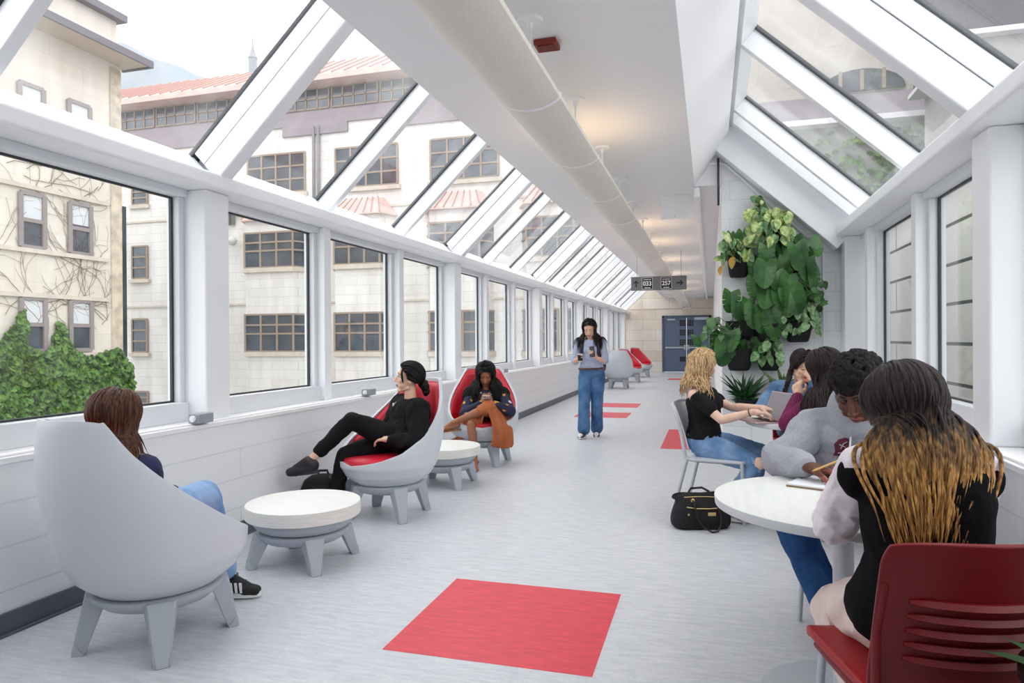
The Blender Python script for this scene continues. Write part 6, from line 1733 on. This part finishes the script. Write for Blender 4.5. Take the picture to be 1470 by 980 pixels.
def leaf(b, base, d, n, L, W, kind='oval', droop=.35, fold=.25):
    d = unit(d); n = Vector(n); n = (n-d*n.dot(d)).normalized(); sd = d.cross(n)
    def wid(t):
        if kind == 'strap': return W*(.35+.65*math.sin(PI*min(1, t*.9+.12)))*(1 if t < .6 else max(.0, 1-((t-.6)/.4)**1.6))
        if kind == 'heart': return W*(1.0 if t > .25 else .72+.28*math.sin(t/.25*PI/2))*math.sqrt(max(0, 1-((t-.28)/.72)**2)) if t > .28 else W*(.78+.22*math.sin(t/.28*PI/2))
        return W*math.sin(PI*t**.8)**.8 if 0 < t < 1 else 0.0
    def P(t, s):
        x = s*wid(t)
        back = -.22*L*abs(s)*(1-t)**3 if kind == 'heart' else 0
        return base + d*(L*(t+0)*(1-.12*droop*t)+back) - n*(droop*L*t*t*.6) + sd*x + n*(fold*abs(x)*(1-.4*t)) 
    if kind == 'heart':
        N = 5
        for s in (-1, 1):
            for i in range(N):
                t0, t1 = i/N, (i+1)/N
                g = .22 if i in (1, 2, 3) else 0; e0, e1 = t0+(t1-t0)*g*.8, t1-(t1-t0)*(.10 if i in (1, 2) else 0)
                inner = [P(t0, 0), P(t1, 0)]; mid = [P(t0+.0, s*.55), P(t1, s*.55)]; out = [P(min(.99, e0+.03), s*.98), P(min(.995, (e0+e1)/2+.05), s*1.0), P(min(.99, e1+.05), s*.97)]
                vi = [b.bm.verts.new(p) for p in inner+mid+out]
                b._face([vi[0], vi[1], vi[3], vi[2]], True); b._face([vi[2], vi[3], vi[6], vi[5], vi[4]], True)
    else:
        N = 7 if kind != 'strap' else 8
        rows = [[b.bm.verts.new(P(i/N, s)) for s in (-1, 0, 1)] for i in range(N+1)]
        for i in range(N):
            for j in range(2): b._face([rows[i][j], rows[i+1][j], rows[i+1][j+1], rows[i][j+1]], True)
def wall_pot(root, c, w, h, dep=.11):
    """c: centre of the rim (against the wall)"""
    b = B(); rings = []
    def ring(k, z, dd, x=0): return [(c.x+k*w*math.copysign(abs(math.cos(a))**.45, math.cos(a)), YP-.006-dd+dd*math.copysign(abs(math.sin(a))**.5, math.sin(a)), z) for a in [2*PI*i/36 for i in range(36)]]
    for k, z, dd in ((.62, c.z-h, dep*.62), (.74, c.z-h+.012, dep*.72), (.82, c.z-h+.05, dep*.82), (.97, c.z-.03, dep), (1.0, c.z-.004, dep*1.02), (.985, c.z, dep*1.0), (.93, c.z-.002, dep*.95), (.90, c.z-.03, dep*.9)): rings.append(ring(k, z, dd))
    b.loft(rings, True, True, True)
    o = b.obj('pot', M_POT, None); o.parent = root; o.location = -root.location
    s = B().loft([ring(.9, c.z-.032, dep*.9), ring(.9, c.z-.026, dep*.9)]).obj('soil', M_SOIL, None); s.parent = root; s.location = -root.location
def potted(label, prect, leaves, seed, h=None, stems=True, name='wall_planter'):
    """prect: rim left/right and vertical extent as survey marks; leaves: list of growth groups"""
    rnd = random.Random(seed)
    a = at(prect[0], prect[1], YP-.11); q = at(prect[2], prect[3], YP-.11); c = V3((a.x+q.x)/2, YP, a.z); w = (q.x-a.x)/2
    root = thing(name, label, 'potted plant', (c.x, YP-.08, a.z), 0, 'black planters on the block wall')
    wall_pot(root, c, w, a.z-q.z)
    fol = {}; stb = B(); ns = 0
    for (mat, kind, n, box, L, W, dirf, opts) in leaves:
        b = fol.setdefault(mat.name, (mat, B()))[1]
        for i in range(n):
            px = rnd.uniform(box[0], box[2]); py = rnd.uniform(box[1], box[3]); yy = YP - rnd.uniform(opts.get('y0', .10), opts.get('y1', .34))
            p = at(px, py, yy); sc = rnd.uniform(.75, 1.15)
            src = V3(c.x+rnd.uniform(-.5, .5)*w, YP-.1-rnd.uniform(-.03,.04), c.z-.01)
            if opts.get('from_pot'):
                d = (p-src); leaf(b, src, d+V3(0,-.02,0), V3(rnd.uniform(-.3,.3),-.7,.7), d.length*1.05, W*sc, kind, opts.get('droop', .5), .3)
                continue
            v = (p-src); d = V3(v.x*.8+rnd.uniform(-.15,.15), -.12+rnd.uniform(-.1,.05), dirf+rnd.uniform(-.35,.35))
            nrm = V3(rnd.uniform(-.7,.7)+v.x*.5, -.75, .65+rnd.uniform(-.5,.5))
            leaf(b, p-unit(d)*L*sc*.4, d, nrm, L*sc, W*sc, kind, opts.get('droop', .35))
            if stems and opts.get('stem', True):
                e = p-unit(d)*L*sc*.4; m = src.lerp(e, .5)+V3(0,-.03,.05); stb.tube([src, src.lerp(m, .6)+V3(0,0,.01), m.lerp(e, .5)+V3(0,0,.012), e], .0035 if kind != 'heart' else .005, 5); ns += 1
    for mat, b in fol.values():
        o = b.obj('foliage', mat, None, recalc=False); o.parent = root; o.location = -root.location; o['kind'] = 'stuff'
    if ns:
        o = stb.obj('stems', M_STEM, None); o.parent = root; o.location = -root.location
    else: stb.bm.free()
    return root
potted('upper left wall planter with variegated leaves, alone beside the wall edge', (1043,366,1077,397), [
    (LM_POTH, 'oval', 26, (1032,345,1078,376), .15, .040, -.15, {}), (LM_VAR, 'oval', 14, (1030,340,1080,372), .15, .042, .1, {}), (LM_YEL, 'oval', 3, (1028,372,1052,392), .13, .035, -.7, {}), (LM_MON, 'oval', 5, (1040,338,1062,352), .16, .045, .9, {'droop': .2})], 1)
potted('topmost wall planter with pale variegated pothos climbing to the ceiling slope', (1094,328,1124,346), [
    (LM_VAR, 'oval', 60, (1070,302,1136,346), .12, .042, -.55, {}), (LM_POTH, 'oval', 26, (1068,300,1136,352), .12, .040, -.6, {}), (LM_MON, 'oval', 20, (1080,284,1096,306), .07, .028, -.3, {'y1': .2}), (LM_VAR, 'oval', 14, (1078,284,1098,312), .08, .03, -.4, {'y1': .2})], 2)
potted('central wall planter with the large split monstera leaves', (1084,465,1123,491), [
    (LM_MON, 'heart', 17, (1086,338,1160,400), .24, .105, -.75, {'y1': .42}), (LM_MON, 'heart', 16, (1082,400,1140,468), .24, .11, -.95, {'y1': .42}), (LM_DARK, 'heart', 10, (1085,360,1150,470), .22, .10, -.6, {'y0': .06, 'y1': .2}), (LM_DARK, 'strap', 14, (1096,452,1128,470), .2, .008, .3, {'from_pot': 1})], 3)
potted('right wall planter with dark trailing round leaves, half hidden by the monstera', (1127,407,1152,437), [
    (LM_DARK, 'oval', 26, (1130,380,1166,440), .10, .040, -.7, {}), (LM_MON, 'heart', 8, (1128,345,1170,408), .20, .085, -.7, {}), (LM_MON, 'oval', 16, (1146,400,1184,444), .10, .042, -.5, {})], 4)
potted('lower right wall planter with silvery oval leaves', (1126,463,1166,491), [
    (LM_POTH, 'oval', 40, (1124,438,1176,478), .11, .038, -.5, {}), (LM_MON, 'oval', 8, (1160,420,1184,452), .12, .04, .2, {})], 5)
potted('middle left wall planter with dark hanging foliage under a monstera', (1041,461,1085,488), [
    (LM_MON, 'heart', 1, (1046,428,1050,432), .26, .12, -.8, {}), (LM_MON, 'heart', 5, (1058,432,1084,468), .20, .085, -.9, {}), (LM_DARK, 'oval', 22, (1042,468,1082,506), .10, .035, -.9, {'y0': .12, 'y1': .24})], 6)
potted('lower left wall planter with monstera leaves and a trailing vine', (1041,500,1081,532), [
    (LM_MON, 'heart', 6, (1030,486,1064,522), .22, .10, -.95, {'y1': .4}), (LM_MON, 'oval', 16, (1008,462,1038,508), .09, .036, -.5, {'y0': .2, 'y1': .4}), (LM_MON, 'oval', 9, (1018,455,1030,475), .10, .04, -.6, {'y0': .2, 'y1': .4}), (LM_MON, 'oval', 1, (1000,489,1001,491), .22, .07, .3, {'y0': .3, 'y1': .32})], 7)
potted('bottom middle wall planter with broad light green leaves', (1086,505,1122,532), [
    (LM_MON, 'oval', 12, (1084,488,1120,514), .13, .046, .1, {}), (LM_POTH, 'oval', 16, (1084,492,1122,522), .12, .042, -.4, {}), (LM_MON, 'heart', 2, (1084,500,1088,512), .18, .07, -.8, {})], 8)
potted('lowest wall planter with a dense dark spiky dracaena', (1054,572,1090,594), [
    (LM_DARK, 'strap', 90, (1040,532,1098,582), .3, .014, .3, {'from_pot': 1, 'y0': .05, 'y1': .34, 'droop': .35})], 9)
potted('low wall planter with banded snake plant leaves beside the denim jacket', (1104,556,1138,580), [
    (LM_SNAKE, 'strap', 9, (1094,524,1150,552), .3, .022, .5, {'from_pot': 1, 'y0': .05, 'y1': .26, 'droop': .2})], 10)
# woody trailing stem of the lower left plant
# leaves of the tall planter at the lower right corner
rnd = random.Random(12); b = B()
for i in range(16):
    a = rnd.uniform(0, 2*PI); el = rnd.uniform(.3, 1.1)
    leaf(b, V3(.08*math.cos(a), .08*math.sin(a), .63), V3(math.cos(a)*math.cos(el), math.sin(a)*math.cos(el), math.sin(el)), V3(-math.cos(a)*.3, -math.sin(a)*.3, 1), rnd.uniform(.12, .17), .022, 'strap', .8)
o = b.obj('foliage', LM_DARK, np_, recalc=False); o['kind'] = 'stuff'
# ------------------------------------------------------------------ light
w = bpy.data.worlds.new('overcast_sky'); S.world = w; w.use_nodes = True
nt = w.node_tree; N = nt.nodes; L = nt.links; bg = N['Background']
tc = N.new('ShaderNodeTexCoord'); sp = N.new('ShaderNodeSeparateXYZ'); L.new(tc.outputs['Generated'], sp.inputs[0])
cr = N.new('ShaderNodeValToRGB'); e = cr.color_ramp.elements
e[0].position = .0; e[0].color = (.56, .57, .58, 1); e[1].position = .35; e[1].color = (.985, .99, 1.0, 1)
L.new(sp.outputs['Z'], cr.inputs['Fac']); L.new(cr.outputs['Color'], bg.inputs['Color']); bg.inputs['Strength'].default_value = 2.1
vs = S.view_settings; vs.view_transform = 'Standard'; vs.look = 'None'; vs.gamma = 1; vs.use_curve_mapping = False; vs.exposure = .55
S.cycles.max_bounces = 10; S.cycles.diffuse_bounces = 6; S.cycles.glossy_bounces = 4; S.cycles.transparent_max_bounces = 24
S.cycles.use_denoising = True; S.cycles.sample_clamp_indirect = 6
